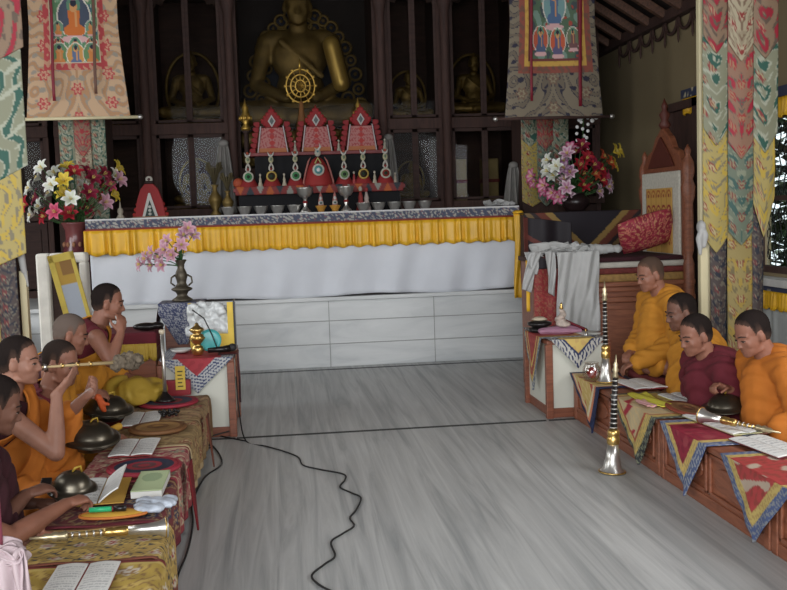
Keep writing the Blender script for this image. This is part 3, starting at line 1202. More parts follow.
# yellow ribbon at right end
t = thing('yellow_ribbon', 'long yellow ribbon hanging down at the right end of the altar', 'ribbon', (2.33, 9.62, 1.47))
def rb(u, v):
    return (-.05 + .10 * u + .012 * math.sin(v * 5), .014 * math.sin(u * 9 + v * 4), -.84 * v)
obj('ribbon', G().sheet(rb, 8, 20), m_yel, t, solid=.004)
obj('cap_knot', G().ell((0, .03, .0), (.05, .09, .022)), m_yel, t)

m_silver = mat('brushed_silver', S(196, 194, 188), .3, .85, var=.12, scale=20)
m_brass = mat('polished_brass', S(206, 168, 92), .28, .9, var=.12, scale=20)
m_tor = vmat('dough_paint', .65, bump=.2)
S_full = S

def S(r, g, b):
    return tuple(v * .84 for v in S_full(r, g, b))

ZT = 1.537
# offering bowls
def bowl(loc, lab, group=None):
    t = thing('offering_bowl', lab, 'bowl', loc, 0, group)
    obj('bowl', G().lathe([(.035, 0), (.042, .004), (.060, .04), (.070, .072), (.075, .078), (.070, .076), (.056, .045), (.03, .02)], seg=24), m_silver, t)
    obj('water', G().lathe([(.062, .060), (.0, .0602)], seg=20), mat('offering_rice', S(170, 160, 140), .8), t)
    return t
b0 = None
XB = [(-.493, 1), (-.335, 1), (-.175, 1), (-.01, 1), (.155, 1), (.845, 2), (1.0, 2), (1.16, 2), (1.31, 2), (1.47, 2)]
for x, k in XB:
    lab = 'small silver offering bowl in the row left of the two silver goblets' if k == 1 else 'small silver offering bowl in the row right of the two silver goblets'
    gr = 'left row of offering bowls' if k == 1 else 'right row of offering bowls'
    if b0 is None:
        b0 = bowl((x, 10.05, ZT), lab, gr)
    else:
        dup(b0, (x, 10.05, ZT), 0, lab, gr)
def goblet(x, lab):
    t = thing('goblet', lab, 'goblet', (x, 10.02, ZT))
    obj('stem', G().lathe([(.055, 0), (.055, .012), (.034, .03), (.016, .06), (.022, .085), (.014, .11), (.024, .145), (.03, .15)], seg=24), m_silver, t)
    obj('cup', G().lathe([(.02, .145), (.05, .155), (.073, .19), (.082, .235), (.088, .248), (.082, .246), (.066, .19), (.02, .165)], seg=28), m_silver, t)
    obj('red_knot', G().ell((0, 0, .10), (.024, .024, .02), col=S(170, 50, 50)), m_tor, t)
goblet(.265, 'tall silver goblet, the left one of two on the altar front')
goblet(.672, 'tall silver goblet, the right one of two on the altar front')

def disc(g, z, r, y, col, dark=S(40, 60, 40), ring=S(214, 206, 190)):
    Mx = Matrix.Translation((0, y, z)) @ Matrix.Rotation(PI / 2, 4, 'X')
    g.lathe([(r, -.008), (r, .010), (r * .8, .016)], seg=20, M=Mx, col=ring)
    g.lathe([(r * .72, .012), (r * .68, .020)], seg=20, M=Mx, col=col)
    g.lathe([(r * .36, .016), (r * .3, .026)], seg=14, M=Mx, col=dark)

def small_torma(x, y, z, lab, dc, group=None, s=1.0, ring=S(210, 204, 186)):
    t = thing('dough_offering', lab, 'offering', (x, y, z), 0, group)
    g = G().lathe([(.105, 0), (.100, .02), (.072, .07), (.05, .11), (.03, .15), (.008, .17)], seg=20, col=S(176, 46, 48))
    obj('red_cone', g, m_tor, t)
    g = G()
    disc(g, .115, .055, -.075, dc, ring=ring)
    obj('disc', g, m_tor, t, label='round coloured disc with pale rim')
    g = G()
    g.tube([(0, -.06, .16), (-.022, -.06, .19), (-.018, -.06, .215), (0, -.06, .25)], .009, 6, S(214, 208, 196))
    g.tube([(0, -.06, .16), (.022, -.06, .19), (.018, -.06, .215), (0, -.06, .25)], .009, 6, S(214, 208, 196))
    g.ell((0, -.06, .19), (.014, .01, .016), col=S(150, 50, 44))
    g.ell((0, -.06, .285), (.026, .014, .036), col=S(196, 190, 150))
    g.ell((0, -.072, .29), (.012, .008, .018), col=S(120, 140, 110))
    g.tube([(0, -.06, .25), (0, -.06, .34)], .007, 6, S(206, 196, 180))
    g.tube([(0, -.06, .315), (.02, -.06, .335), (.032, -.06, .365)], [.012, .010, .002], 6, S(214, 210, 200))
    g.tube([(0, -.06, .315), (-.02, -.06, .335), (-.032, -.06, .365)], [.012, .010, .002], 6, S(214, 210, 200))
    g.ell((0, -.06, .355), (.012, .010, .014), col=S(196, 80, 50))
    obj('butter_flower', g, m_tor, t)
    t.scale = (s, s, s)
    return t

# stepped stand on the altar
st = thing('offering_stand', 'dark stepped stand on the altar carrying the red dough offerings', 'stand', (.43, 10.5, ZT))
obj('lower_box', G().box(-.83, .83, -.10, .36, 0, .20, S(30, 30, 34)), mat('black_lacquer', S(24, 24, 28), .7, spec=.2), st, bevel=.004)
g = G().box(-.88, .88, -.17, .40, .225, .265)
obj('lower_shelf', g, m_redpaint, st, bevel=.004)
im = fill(160, 8, S(150, 52, 50))
X_, Y_ = grid(160, 8)
for k in range(17):
    c = (k + .5) / 17
    put(im, (np.abs(X_ - c) < .022) & (np.abs(X_ - c) / .022 + np.abs(Y_ - (.9 if k % 2 else .1)) < 1.0), (S(206, 96, 40), S(50, 60, 70), S(160, 160, 150))[k % 3])
obj('painted_edge', G().sheet(lambda u, v: (-.86 + u * 1.72, -.175, .28 - .085 * v), 160, 8, im), m_tor, st, solid=.004)
obj('upper_box', G().box(-.66, .70, .12, .40, .265, .60), mat('black_lacquer', S(24, 24, 28), .7, spec=.2), st, bevel=.004)
obj('upper_shelf', G().box(-.72, .74, .08, .42, .60, .635), m_redpaint, st, bevel=.004)
# seven small tormas on lower shelf
names = [(-.294, S(70, 150, 90), 'green-disc dough offering, first from the left on the lower shelf of the stand'),
         (-.058, S(60, 44, 30), 'yellow-rimmed dough offering with dark disc, second from left on the lower shelf'),
         (.189, S(70, 150, 90), 'green-disc dough offering just left of the large central cone'),
         (.689, S(110, 150, 90), 'pale green-disc dough offering just right of the large central cone'),
         (.888, S(60, 44, 30), 'yellow-rimmed dough offering with dark disc, second from right on the lower shelf'),
         (1.119, S(150, 50, 40), 'dough offering with red disc at the right end of the lower shelf')]
for x, c, lab in names:
    small_torma(x, 10.46, ZT + .266, lab, c, ring=S(212, 176, 80) if 'yellow' in lab else S(206, 204, 184))
# large central cone
t = thing('dough_offering', 'large red cone-shaped dough offering in the middle of the lower shelf', 'offering', (.42, 10.44, ZT + .266))
obj('red_cone', G().lathe([(.150, 0), (.148, .03), (.13, .10), (.10, .20), (.06, .27), (.02, .30)], seg=24, col=S(184, 48, 46)), m_tor, t)
g = G()
for s in (-1, 1):
    g.tube([(s * .155, -.03, 0), (s * .150, -.03, .06), (s * .125, -.03, .16), (s * .095, -.03, .26), (s * .07, -.03, .30)], [.012, .011, .010, .009, .003], 6, S(200, 120, 110))
obj('side_stems', g, m_tor, t)
g = G()
disc(g, .165, .062, -.135, S(90, 160, 160), S(240, 240, 240))
obj('disc', g, m_tor, t)
g = G()
g.tube([(-.03, -.10, .23), (0, -.10, .29), (.03, -.10, .23)], .010, 6, S(206, 196, 120))
g.ell((0, -.09, .34), (.032, .016, .04), col=S(190, 186, 170))
g.tube([(0, -.09, .36), (.03, -.09, .40), (.02, -.09, .43)], [.014, .012, .003], 6, S(214, 210, 200))
g.tube([(0, -.09, .36), (-.03, -.09, .39)], [.012, .003], 6, S(214, 210, 200))
g.ell((0, -.10, .35), (.013, .008, .013), col=S(60, 120, 130))
obj('butter_flower', g, m_tor, t)
# three large crowned tormas on the upper shelf
def big_torma(x, lab, k):
    t = thing('crowned_offering', lab, 'offering', (x, 10.74, ZT + .636))
    body = [(-.165, 0), (-.155, .10), (-.118, .27), (.118, .27), (.155, .10), (.165, 0)]
    obj('trapezoid_body', G().prism(body, -.05, .05, S(140, 44, 44)), m_tor, t, bevel=.006)
    im = fill(44, 44, S(206, 130, 124))
    X, Y = grid(44, 44)
    n = rnoise(np.abs(X - .5), Y, 46, 3 + k)
    im[n > .12] = S(186, 76, 80)
    im[(np.abs(X - .5) + np.abs((Y * 4) % 1 - .5) * .3) < .14] = S(206, 60, 56)
    im[Y > .84] = S(206, 120, 70)
    def f(u, v):
        w = .108 + .04 * v
        return ((u - .5) * 2 * w, -.058, .262 - .255 * v)
    obj('patterned_panel', G().sheet(f, 44, 44, im), m_tor, t, solid=.006, label='pink patterned front panel')
    for s in (-1, 1):
        g = G().prism([(s * .110, .28), (s * .122, .28), (s * .162, 0), (s * .150, 0)], -.072, -.058, S(206, 190, 190))
        obj('pale_edging', g, m_tor, t)
    for s in (-1, 1):
        g = G()
        for j in range(6):
            z = .02 + j * .055
            xx = s * (.222 - .060 * (z / .3) ** .8)
            g.prism([(xx - s * .035, z - .02), (xx + s * .000, z - .022), (xx + s * .030, z + .002), (xx + s * .024, z + .030), (xx + s * .002, z + .034), (xx - s * .035, z + .034)], -.03, .012, S(164, 34, 40))
        obj('side_flame', g, m_tor, t, bevel=.004)
    g = G()
    g.prism([(0, .20), (.10, .335), (0, .465), (-.10, .335)], -.02, .02, S(170, 36, 40))
    for s in (-1, 1):
        for q in range(4):
            u = q / 3
            cx, cz = s * (.095 - .08 * u), .345 + .10 * u
            g.ell((cx, -.005, cz), (.022, .02, .02), col=S(190, 44, 46))
            cx, cz = s * (.095 - .06 * u), .325 - .07 * u
            g.ell((cx, -.005, cz), (.02, .02, .018), col=S(176, 38, 44))
    g.tube([(0, 0, .44), (0, 0, .50)], [.016, .002], 8, S(180, 46, 42))
    obj('crown', g, m_tor, t, label='red diamond-shaped crown')
    g = G()
    g.prism([(0, .27), (.04, .335), (0, .40), (-.04, .335)], -.034, -.02, S(210, 208, 204))
    g.prism([(0, .295), (.024, .335), (0, .375), (-.024, .335)], -.040, -.034, S(110, 120, 120))
    obj('white_jewel', g, m_tor, t)
big_torma(-.035, 'red crowned dough offering, left one of the three on the upper shelf', 0)
big_torma(.43, 'red crowned dough offering, middle one of the three on the upper shelf', 1)
big_torma(.905, 'red crowned dough offering, right one of the three on the upper shelf', 2)
# little pale cones
def cone_(x, y, z, h, c, lab, c2=S(210, 200, 180)):
    t = thing('butter_cone', lab, 'offering', (x, y, z))
    g = G().lathe([(h * .22, 0), (h * .2, h * .15), (h * .1, h * .5), (h * .12, h * .6), (h * .02, h)], seg=12, col=c)
    obj('cone', g, m_tor, t)
    obj('tip', G().ell((0, 0, h), (h * .09, h * .09, h * .12), col=c2), m_tor, t)
for x, lab in ((-.175, 'small pale butter cone between the first and second disc offerings'), (.07, 'small pale butter cone between the second and third disc offerings'), (1.005, 'small pale butter cone left of the red-disc offering')):
    cone_(x, 10.42, ZT + .266, .13, S(206, 196, 170), lab)
cone_(.79, 10.42, ZT + .266, .13, S(190, 70, 70), 'small red butter cone with white tip right of the large central cone')
for x, lab in ((.20, 'tiny pale butter cone between the left and middle crowned offerings'), (.66, 'tiny pale butter cone between the middle and right crowned offerings'), (1.15, 'tiny pale butter cone at the right end of the upper shelf')):
    cone_(x, 10.68, ZT + .636, .11, S(186, 180, 160), lab)
cone_(1.22, 10.42, ZT + .266, .11, S(196, 180, 160), 'small pale butter cone at the right end of the lower shelf')
cone_(.83, 10.16, ZT, .22, S(176, 60, 56), 'red and white dough cone behind the first bowl right of the goblets')
cone_(.89, 10.16, ZT, .21, S(210, 190, 180), 'white and red dough cone beside the red one behind the bowls', S(180, 60, 60))
# yellow cups with white ornaments
for x, lab in ((.42, 'yellow cup with small white butter ornament, left one between the goblets'), (.56, 'yellow cup with small white butter ornament, right one between the goblets')):
    t = thing('butter_cup', lab, 'cup', (x, 10.02, ZT))
    obj('cup', G().lathe([(.03, 0), (.034, .02), (.052, .05), (.058, .062), (.02, .064)], seg=18, col=S(214, 150, 50)), m_tor, t)
    g = G()
    disc(g, .088, .026, -.01, S(180, 190, 190))
    g.lathe([(.03, .06), (.022, .12), (.012, .17), (.004, .20)], seg=12, col=S(196, 120, 112))
    g.ell((0, -.02, .135), (.014, .01, .018), col=S(216, 210, 204))
    obj('ornament', g, m_tor, t)
# butter lamp orange
t = thing('orange_fruit', 'orange fruit at the left end of the lower shelf', 'fruit', (-.40, 10.46, ZT + .266))
obj('fruit', G().ell((0, 0, .055), (.055, .055, .054), col=S(200, 84, 50)), m_tor, t)
obj('stalk', G().tube([(0, 0, .10), (.005, 0, .12)], .005, 6, S(70, 90, 50)), m_tor, t)
# gold filigree wheel on a cone
t = thing('gold_ornament', 'tall golden filigree wheel on an orange cone behind the crowned offerings', 'ornament', (.29, 11.02, ZT))
obj('cone', G().lathe([(.13, 0), (.12, .3), (.10, .70), (.06, .95), (.03, 1.08), (.02, 1.2)], seg=20, col=S(170, 110, 60)), m_tor, t)
g = G()
for rr_ in (.155, .105, .055):
    g.tube([(rr_ * math.cos(a), 0, 1.37 + rr_ * 1.15 * math.sin(a)) for a in np.linspace(0, 2 * PI, 25)], .010, 6, caps=False)
for k in range(12):
    a = k * PI / 6
    g.tube([(0, 0, 1.37), (.15 * math.cos(a), 0, 1.37 + .17 * math.sin(a))], .006, 5)
    g.ell((.165 * math.cos(a), 0, 1.37 + .19 * math.sin(a)), (.018, .012, .018), None, 8, 6)
g.tube([(0, 0, 1.54), (0, 0, 1.66)], [.02, .003], 8)
obj('filigree_wheel', g, m_gold, t)
def finial(x, y, z, s, lab):
    t = thing('gold_finial', lab, 'ornament', (x, y, z))
    g = G().lathe([(.05 * s, 0), (.06 * s, .03 * s), (.025 * s, .07 * s), (.055 * s, .12 * s), (.06 * s, .16 * s), (.03 * s, .21 * s), (.04 * s, .25 * s), (.012 * s, .31 * s), (.003, .36 * s)], seg=16)
    obj('turned_body', g, m_gold, t)
    g = G()
    for k in range(8):
        a = k * PI / 4
        g.ell((.062 * s * math.cos(a), .062 * s * math.sin(a), .14 * s), (.018 * s, .018 * s, .03 * s), None, 8, 6)
    obj('petals', g, m_gold, t)
    return t
# pillar-like stands for finials behind the stand
for x, z, lab, l2 in ((-.315, 2.44, 'ornate golden finial on a dark post left of the crowned offerings', 'thin dark post carrying the left golden finial'), (.905, 2.50, 'golden finial just above the right crowned offering', 'thin dark post carrying the right golden finial')):
    t = thing('finial_post', l2, 'post', (x, 11.02, ZT))
    obj('shaft', G().lathe([(.05, 0), (.05, .05), (.025, .08), (.025, z - ZT - .03), (.05, z - ZT)], seg=12), m_dark2, t)
    finial(x, 11.02, z, .95 if x < 0 else .75, lab)
# silk scarves draped left and right of stand (behind)
m_khata = mat('white_silk', S(206, 206, 204), .6, var=.05, scale=12, bump=.2)
m_khd = mat('aged_silk', S(150, 146, 140), .7, var=.1, scale=12, bump=.2)
def drape(name, lab, loc, w, h, m, top=None, n=26, lobes=3, cat='scarf'):
    t = thing(name, lab, cat, loc)
    def f(u, v):
        ww = w * (.35 + .65 * v ** .7)
        return ((u - .5) * ww, .03 * math.sin(u * lobes * 6.28) * (.5 + v), -h * v)
    obj('hanging_cloth', G().sheet(f, n, 14), m, t, solid=.004)
    obj('knot', G().ell((0, 0, 0), (w * .22, .04, .04)), m, t)
    return t
drape('ceremonial_scarf', 'greyish silk scarf bundle hanging left of the offering stand', (-.57, 11.12, 2.32), .26, .76, m_khd)
drape('ceremonial_scarf', 'greyish silk scarf hanging at the right end of the offering stand', (1.24, 11.12, 2.34), .24, .78, m_khd)
drape('ceremonial_scarf', 'pale scarf hanging at the right rear of the altar near the corner', (2.565, 10.78, 1.98), .24, .43, m_khd)
# white scarf lying on altar end
t = thing('ceremonial_scarf', 'white silk scarf crumpled on the right end of the altar top', 'scarf', (2.22, 9.98, ZT))
obj('crumpled_silk', wad(G(), .16, .06, .05, 9, .035, .03, 9, 4), m_khata, t, solid=.003, sub=1)
# ornate gold clutter at the left of the stand: incense vases
for x, y, s, lab in ((-.66, 10.75, .9, 'dull gold ritual vase at far left behind the bowls'), (-.52, 10.55, .7, 'dull gold ritual vase left of the offering stand')):
    t = thing('ritual_vase', lab, 'vase', (x, y, ZT))
    obj('vase', G().lathe([(a * s, b * s) for a, b in [(.06, 0), (.065, .02), (.03, .06), (.08, .16), (.085, .2), (.03, .28), (.025, .32), (.05, .36)]], seg=20), m_goldd, t)
    g = G()
    for k in range(12):
        a = k * .52
        g.tube([(0, 0, .34 * s), (.05 * math.cos(a) * s, .05 * math.sin(a) * s, .5 * s), (.10 * math.cos(a) * s, .10 * math.sin(a) * s, (.56 + .03 * (k % 3)) * s)], [.006, .008, .012], 5)
    obj('plume', g, mat('dried_grass', S(96, 84, 52), .9), t)
# left side of altar: red torma, white stupa
t = thing('red_offering', 'red serrated dough offering with white triangle standing on the left part of the altar', 'offering', (-1.26, 10.15, ZT))
g = G()
g.prism([(-.15, 0), (-.125, .16), (-.085, .28), (-.04, .33), (.04, .33), (.085, .28), (.125, .16), (.15, 0)], -.04, .04, S(170, 38, 40))
for s in (-1, 1):
    for j in range(6):
        z = .03 + j * .05
        x = s * (.155 - .013 * j - .002 * j * j)
        g.ell((x, 0, z), (.022, .02, .022), col=S(196, 50, 46))
obj('serrated_body', g, m_tor, t, bevel=.004)
obj('white_triangle', G().prism([(-.075, .01), (-.008, .24), (.008, .24), (.075, .01)], -.052, -.041, S(216, 212, 206)), m_tor, t)
g = G().prism([(-.048, .012), (0, .17), (.048, .012)], -.058, -.053, S(50, 70, 66))
for z in (.035, .07, .105):
    g.ell((0, -.058, z), (.016, .006, .014), col=S(200, 200, 190))
obj('inner_panel', g, m_tor, t)
g = G().ell((0, 0, .375), (.036, .02, .034), col=S(214, 210, 196))
g.ell((0, -.018, .375), (.015, .008, .014), col=S(90, 60, 60))
g.ell((0, 0, .345), (.05, .03, .02), col=S(60, 44, 40))
obj('top_knob', g, m_tor, t)
obj('base_plate', G().box(-.17, .17, -.07, .07, 0, .012, S(150, 110, 80)), m_tor, t)
t = thing('miniature_stupa', 'tiny white stupa on the altar between the lilies and the red serrated offering', 'stupa', (-1.545, 10.1, ZT))
obj('stupa', G().lathe([(.034, 0), (.034, .02), (.028, .03), (.02, .04), (.030, .065), (.026, .09), (.010, .105), (.008, .14), (.002, .17)], seg=16, col=S(190, 180, 160)), m_tor, t)
obj('plinth', G().box(-.036, .036, -.036, .036, 0, .014, S(170, 160, 140)), m_tor, t)

S = S_full
# ================================================================== STATUES
def statue_mesh():
    g = G()
    N = Vector((0, .02, .575))
    H = hmat(N, 0, .06)
    head_prims(g, H, ears=1.2)
    g.ell(H @ Vector((0, -.02, .12)), (.034, .034, .034))
    g.cap((0, .01, .52), .058, H @ Vector((0, -.02, -.05)), .05, 14)
    g.ell((0, .01, .42), (.165, .105, .16))
    g.ell((0, 0, .22), (.14, .12, .16))
    g.ell((0, 0, .12), (.19, .15, .11))
    g.cap((-.15, 0, .515), .058, (.15, 0, .515), .058)
    for s in (-1, 1):
        g.cap((s * .19, 0, .5), .052, (s * .25, .05, .26), .042)
        g.cap((s * .25, .05, .26), .04, (s * .08, .22, .17), .028)
        g.cap((s * .09, .03, .10), .095, (s * .34, .24, .085), .07)
        g.cap((s * .34, .24, .075), .064, (-s * .05, .34, .06), .045)
    hand_prims(g, (.08, .22, .17), (-1, .2, 0), (0, 0, -1), .2, -1)
    hand_prims(g, (-.08, .22, .19), (1, .2, 0), (0, 0, -1), .2, 1)
    g.cap((.10, .09, .5), .02, (-.12, .12, .30), .02)
    return remesh(g, .010, 2, .5)
smesh = statue_mesh()
def lotus(g, w, d, h):
    g.lathe([(1.0, 0), (1.05, .12), (.86, .3), (.78, .5), (.86, .7), (1.02, .9), (.95, 1)], seg=36, M=Matrix.Diagonal((w, d, h, 1)))
    for k in range(22):
        a = 2 * PI * k / 22
        g.ell((w * .95 * math.cos(a), d * .95 * math.sin(a), h * .76), (w * .13, d * .13, h * .24), (0, 0, a), 8, 6)
        g.ell((w * .98 * math.cos(a + .14), d * .98 * math.sin(a + .14), h * .22), (w * .13, d * .13, h * .22), (0, 0, a), 8, 6)
def statue(loc, s, lab, name='golden_statue', m=None, au=True):
    t = thing(name, lab, 'statue', loc, PI)
    t.scale = (s, s, s)
    o = obj('figure', smesh, m or m_goldd, t, loc=(0, 0, .14))
    g = G()
    lotus(g, .40, .30, .14)
    for v in range(len(g.v)):
        a = g.v[v]
        g.v[v] = (a[0], a[1] + .12, a[2])
    obj('lotus_base', g, m_goldd, t)
    if au:
        g = G()
        g.tube([(.33 * math.cos(a), -.16, .55 + .45 * math.sin(a)) for a in np.linspace(-.6, PI + .6, 31)], .022, 6)
        obj('halo', g, m_goldd, t)
    return t
obj_m = mat('bronze_gilt', S(214, 176, 84), .36, .5, var=.12, scale=6)
big = thing('buddha_statue', 'great golden seated Buddha in the central shrine niche', 'statue', (.31, 11.72, 2.08), PI)
o = obj('figure', smesh, obj_m, big, loc=(0, -.12, .42))
o.scale = (2.02, 1.05, 2.02)
hb = G()
H = hmat((0, .02, .575), 0, .06)
hb.ell((0, -.02, .04), (.082, .10, .092), M=H)
hb.ell((0, -.02, .125), (.04, .04, .04), M=H)
for k in range(200):
    a = k * 2.399
    z = 1 - 2 * (k + .5) / 200
    q = math.sqrt(1 - z * z)
    hb.ell((.082 * q * math.cos(a), -.02 + .10 * q * math.sin(a), .04 + .092 * z), (.011, .011, .011), None, 6, 4, M=H)
hme = mesh_of(hb, 'curls')
cut(hme, [((0, 0, .575 + .165 + .055), Vector((0, -.6, .62)).normalized())])
hc = obj('curled_hair', hme, mat('blue_black', S(26, 28, 44), .7), big, loc=(0, -.12, .42))
hc.scale = (2.02, 1.05, 2.02)
g = G()
lotus(g, .70, .34, .40)
for v in range(len(g.v)):
    a = g.v[v]
    g.v[v] = (a[0], a[1] + .03, a[2])
obj('lotus_throne', g, m_goldd, big)
rbm = G()
rbm.cap((-.36, .12, 1.36), .10, (-.46, .12, .92), .10)
rbme = remesh(rbm, .02, 3)
obj('robe_fold', rbme, obj_m, big)
# scrolled aureole
t = thing('scroll_aureole', 'gilded aureole of round scrolls framing the great Buddha', 'ornament', (.365, 12.02, 2.12))
g = G()
k = 0
for row, (rx, rz) in enumerate(((.66, 1.60), (.52, 1.42))):
    for a in np.linspace(-.35, PI + .35, 26 - row * 4):
        cx, cz = rx * math.cos(a) * (1.0 if math.sin(a) > 0 else 1.0), .55 + rz * max(math.sin(a), -.3) * .75
        r_ = .060 + .012 * (k % 2)
        k += 1
        g.tube([(cx + r_ * math.cos(b), -.02, cz + r_ * math.sin(b)) for b in np.linspace(0, 2 * PI, 15)], .016, 6, caps=False)
        g.ell((cx, -.03, cz), (.022, .016, .022), None, 8, 6)
obj('scrollwork', g, m_goldd, t)
pl = [(-.70, 0)] + [(.70 * math.cos(a), .55 + 1.25 * math.sin(a)) for a in np.linspace(PI, 0, 24)] + [(.70, 0)]
obj('backing', G().prism(pl, .0, .04), mat('aureole_blue', S(30, 36, 54), .7), t)
statue((-.93, 11.80, 2.505), .92, 'golden seated statue in the upper cabinet left of the great Buddha niche')
statue((-2.0, 11.80, 2.505), .8, 'dim golden statue in the cabinet behind the left painted scroll')
statue((1.57, 11.80, 2.505), .66, 'dim golden statue in the narrow cabinet right of the great Buddha niche')
statue((2.35, 11.80, 2.505), .85, 'dim golden statue in the cabinet beside the right painted scroll')
statue((-.93, 11.80, 1.605), .6, 'small dim golden statue in the lower cabinet left of the niche')
statue((1.57, 11.80, 1.605), .5, 'small dim statue in the lower narrow cabinet right of the niche')
for i, (x, lab) in enumerate(((2.12, 'left of two golden scripture bundles standing in the lower cabinet beside the right scroll'), (2.50, 'right of two golden scripture bundles standing in the lower cabinet beside the right scroll'))):
    t = thing('scripture_bundle', lab, 'book', (x, 11.75, 1.605))
    obj('wrapped_pages', G().box(-.09, .09, -.12, .12, 0, .5), mat('gold_cloth', S(160, 140, 90), .7), t, bevel=.015)
    obj('ribbon', G().box(-.095, .095, -.125, .125, .22, .26), m_redpaint, t)
# ================================================================== PILLARS, BANNERS, SCROLLS
m_cream = mat('cream_paint', S(212, 200, 158), .6, var=.05, scale=3)
DK = .80
PR = [S(168, 136, 108), S(196, 40, 62), S(120, 100, 84), S(196, 52, 66), S(206, 170, 130)]        # red cloud brocade
PGREEN = [S(160, 162, 132), S(52, 108, 92), S(196, 200, 176), S(172, 66, 66), S(200, 176, 130)]     # green
PY = [S(206, 184, 104), S(226, 190, 66), S(150, 140, 110), S(176, 60, 56), S(222, 204, 150)]       # yellow
PCREAM = [S(206, 192, 158), S(186, 168, 136), S(150, 120, 96), S(176, 62, 60), S(222, 206, 170)]
PRED = [S(176, 130, 104), S(206, 44, 68), S(120, 110, 96), S(204, 52, 60), S(196, 150, 110)]
PTEAL = [S(126, 140, 118), S(70, 112, 104), S(160, 168, 140), S(150, 60, 60), S(176, 160, 120)]
PGOLD = [S(186, 164, 96), S(204, 170, 70), S(140, 124, 84), S(166, 80, 60), S(206, 190, 130)]
PBLUE = [S(90, 76, 74), S(46, 50, 66), S(128, 120, 104), S(136, 60, 60), S(160, 146, 120)]
PR, PGREEN, PY, PCREAM, PRED, PTEAL, PGOLD, PBLUE = [[tuple(v * DK for v in c) for c in p] for p in (PR, PGREEN, PY, PCREAM, PRED, PTEAL, PGOLD, PBLUE)]
def segment(g, x0, x1, zt, zb, tip, y, pal, seed, ybulge=.012, scale=1.0):
    """hanging tongue of brocade with pointed end"""
    w = x1 - x0
    h = zt - zb
    nu = max(16, int(w / .009))
    nv = max(20, int(h / .012))
    im = brocade(nu + 1, nv + 1, h / w, pal, seed, scale, mirror=any(pal is p for p in (PCREAM, PRED, PTEAL, PGOLD)))
    def f(u, v):
        lim = h - tip * abs(2 * u - 1) ** 1.1
        z = zt - lim * v
        return (x0 + w * u, y - ybulge * math.sin(PI * u) - .004 * math.sin(v * 9 + u * 3), z)
    g.sheet(f, nu, nv, im)
    return g
def pillar(x0, x1, yf, lab, z1=4.25, z0=0, m=None, dep=None):
    cx = (x0 + x1) / 2
    w = (x1 - x0) / 2
    dep = dep or 2 * w
    t = thing('pillar', lab, 'pillar', (cx, yf + w, z0))
    obj('shaft', G().box(-w, w, -w, -w + dep, .12, z1 - z0 - .3), m or m_cream, t, bevel=.01)
    obj('base', G().box(-w - .04, w + .04, -w - .04, w + .04, 0.0, .14), m or m_cream, t, bevel=.012)
    obj('capital', G().box(-w - .05, w + .05, -w - .05, w + .05, z1 - z0 - .32, z1 - z0 - .001), m_redpaint, t, bevel=.02)
    return t
def banner(name, lab, x, y, segs):
    t = thing(name, lab, 'banner', (x, y, 0))
    for k, (x0, x1, zt, zb, tip, dy, pal, sc) in enumerate(segs):
        g = segment(G(), x0 - x, x1 - x, zt, zb, tip, dy, pal, k * 3 + 1, scale=sc)
        obj('brocade_tongue', g, m_brb, t, solid=.004)
    return t
# right pillar, front face y=6.42 ; measured strips on the plane y=6.38
pillar(3.003, 3.43, 6.90, dep=.06, lab='cream pillar behind the brocade banners at right')
banner('brocade_banner', 'tall layered brocade banner of red, green and yellow tongues on the right pillar', 3.28, 6.84, [
    (3.06, 3.185, 2.05, .40, .06, .034, PBLUE, .5),
    (3.36, 3.46, 2.0, .40, .06, .034, PBLUE, .5),
    (3.18, 3.365, 1.6, .30, .10, .012, PGOLD, .45),
    (3.004, 3.19, 2.35, 1.14, .12, .015, PY, .5),
    (3.36, 3.54, 2.10, 1.24, .30, .012, PY, .5),
    (3.004, 3.19, 3.10, 1.90, .13, .004, PGREEN, .45),
    (3.355, 3.56, 3.10, 1.84, .16, .004, PGREEN, .45),
    (3.182, 3.37, 2.35, 1.19, .10, -.002, PTEAL, .5),
    (3.182, 3.37, 3.05, 1.80, .12, -.008, PRED, .5),
    (3.004, 3.19, 4.0, 2.54, .13, -.006, PR, .45),
    (3.355, 3.56, 4.0, 2.50, .13, -.006, PR, .45),
    (3.18, 3.37, 4.0, 2.48, .14, -.020, PCREAM, .5)])
t = thing('ceremonial_scarf', 'white scarf knotted round the cream edge of the right pillar', 'scarf', (2.99, 6.86, 1.33))
g = G()
g.ell((0, 0, 0), (.03, .05, .05))
g.tube([(0, -.02, 0), (-.03, -.03, -.08), (-.02, -.03, -.2)], [.02, .025, .012], 8)
g.tube([(0, -.02, 0), (.02, -.03, -.06), (.01, -.03, -.15)], [.02, .022, .010], 8)
me = remesh(g, .008, 2)
obj('knotted_silk', me, m_khata, t)
# left pillar
pillar(-2.16, -1.73, 6.88, 'dark brown pillar behind the brocade banners at left edge', m=m_dark, dep=.10)
banner('brocade_banner', 'tall layered brocade banner of red, green and yellow tongues at left edge', -1.9, 6.74, [
    (-2.10, -1.84, 1.6, .55, .10, .012, PY, .7),
    (-1.84, -1.715, 2.0, .30, .06, .02, PBLUE, .8),
    (-2.15, -1.645, 2.3, 1.22, .10, .008, PY, 1.4),
    (-2.15, -1.600, 3.1, 1.75, .14, .002, PGREEN, 1.0),
    (-2.15, -1.580, 4.0, 2.50, .14, -.006, PR, 1.0)])
obj_s = thing('cream_post', 'thin cream post edge beside the left brocade banner', 'post', (-1.70, 6.86, 0))
obj('post', G().box(-.022, .022, -.03, .03, 0, 1.2), m_cream, obj_s, bevel=.004)
obj('post_cap', G().cap((-.005, -.01, 1.30), .025, (.01, -.02, 1.20), .02).cap((.01, -.02, 1.22), .018, (.03, -.02, 1.10), .006), m_khata, obj_s, label='white cloth tied at the top')
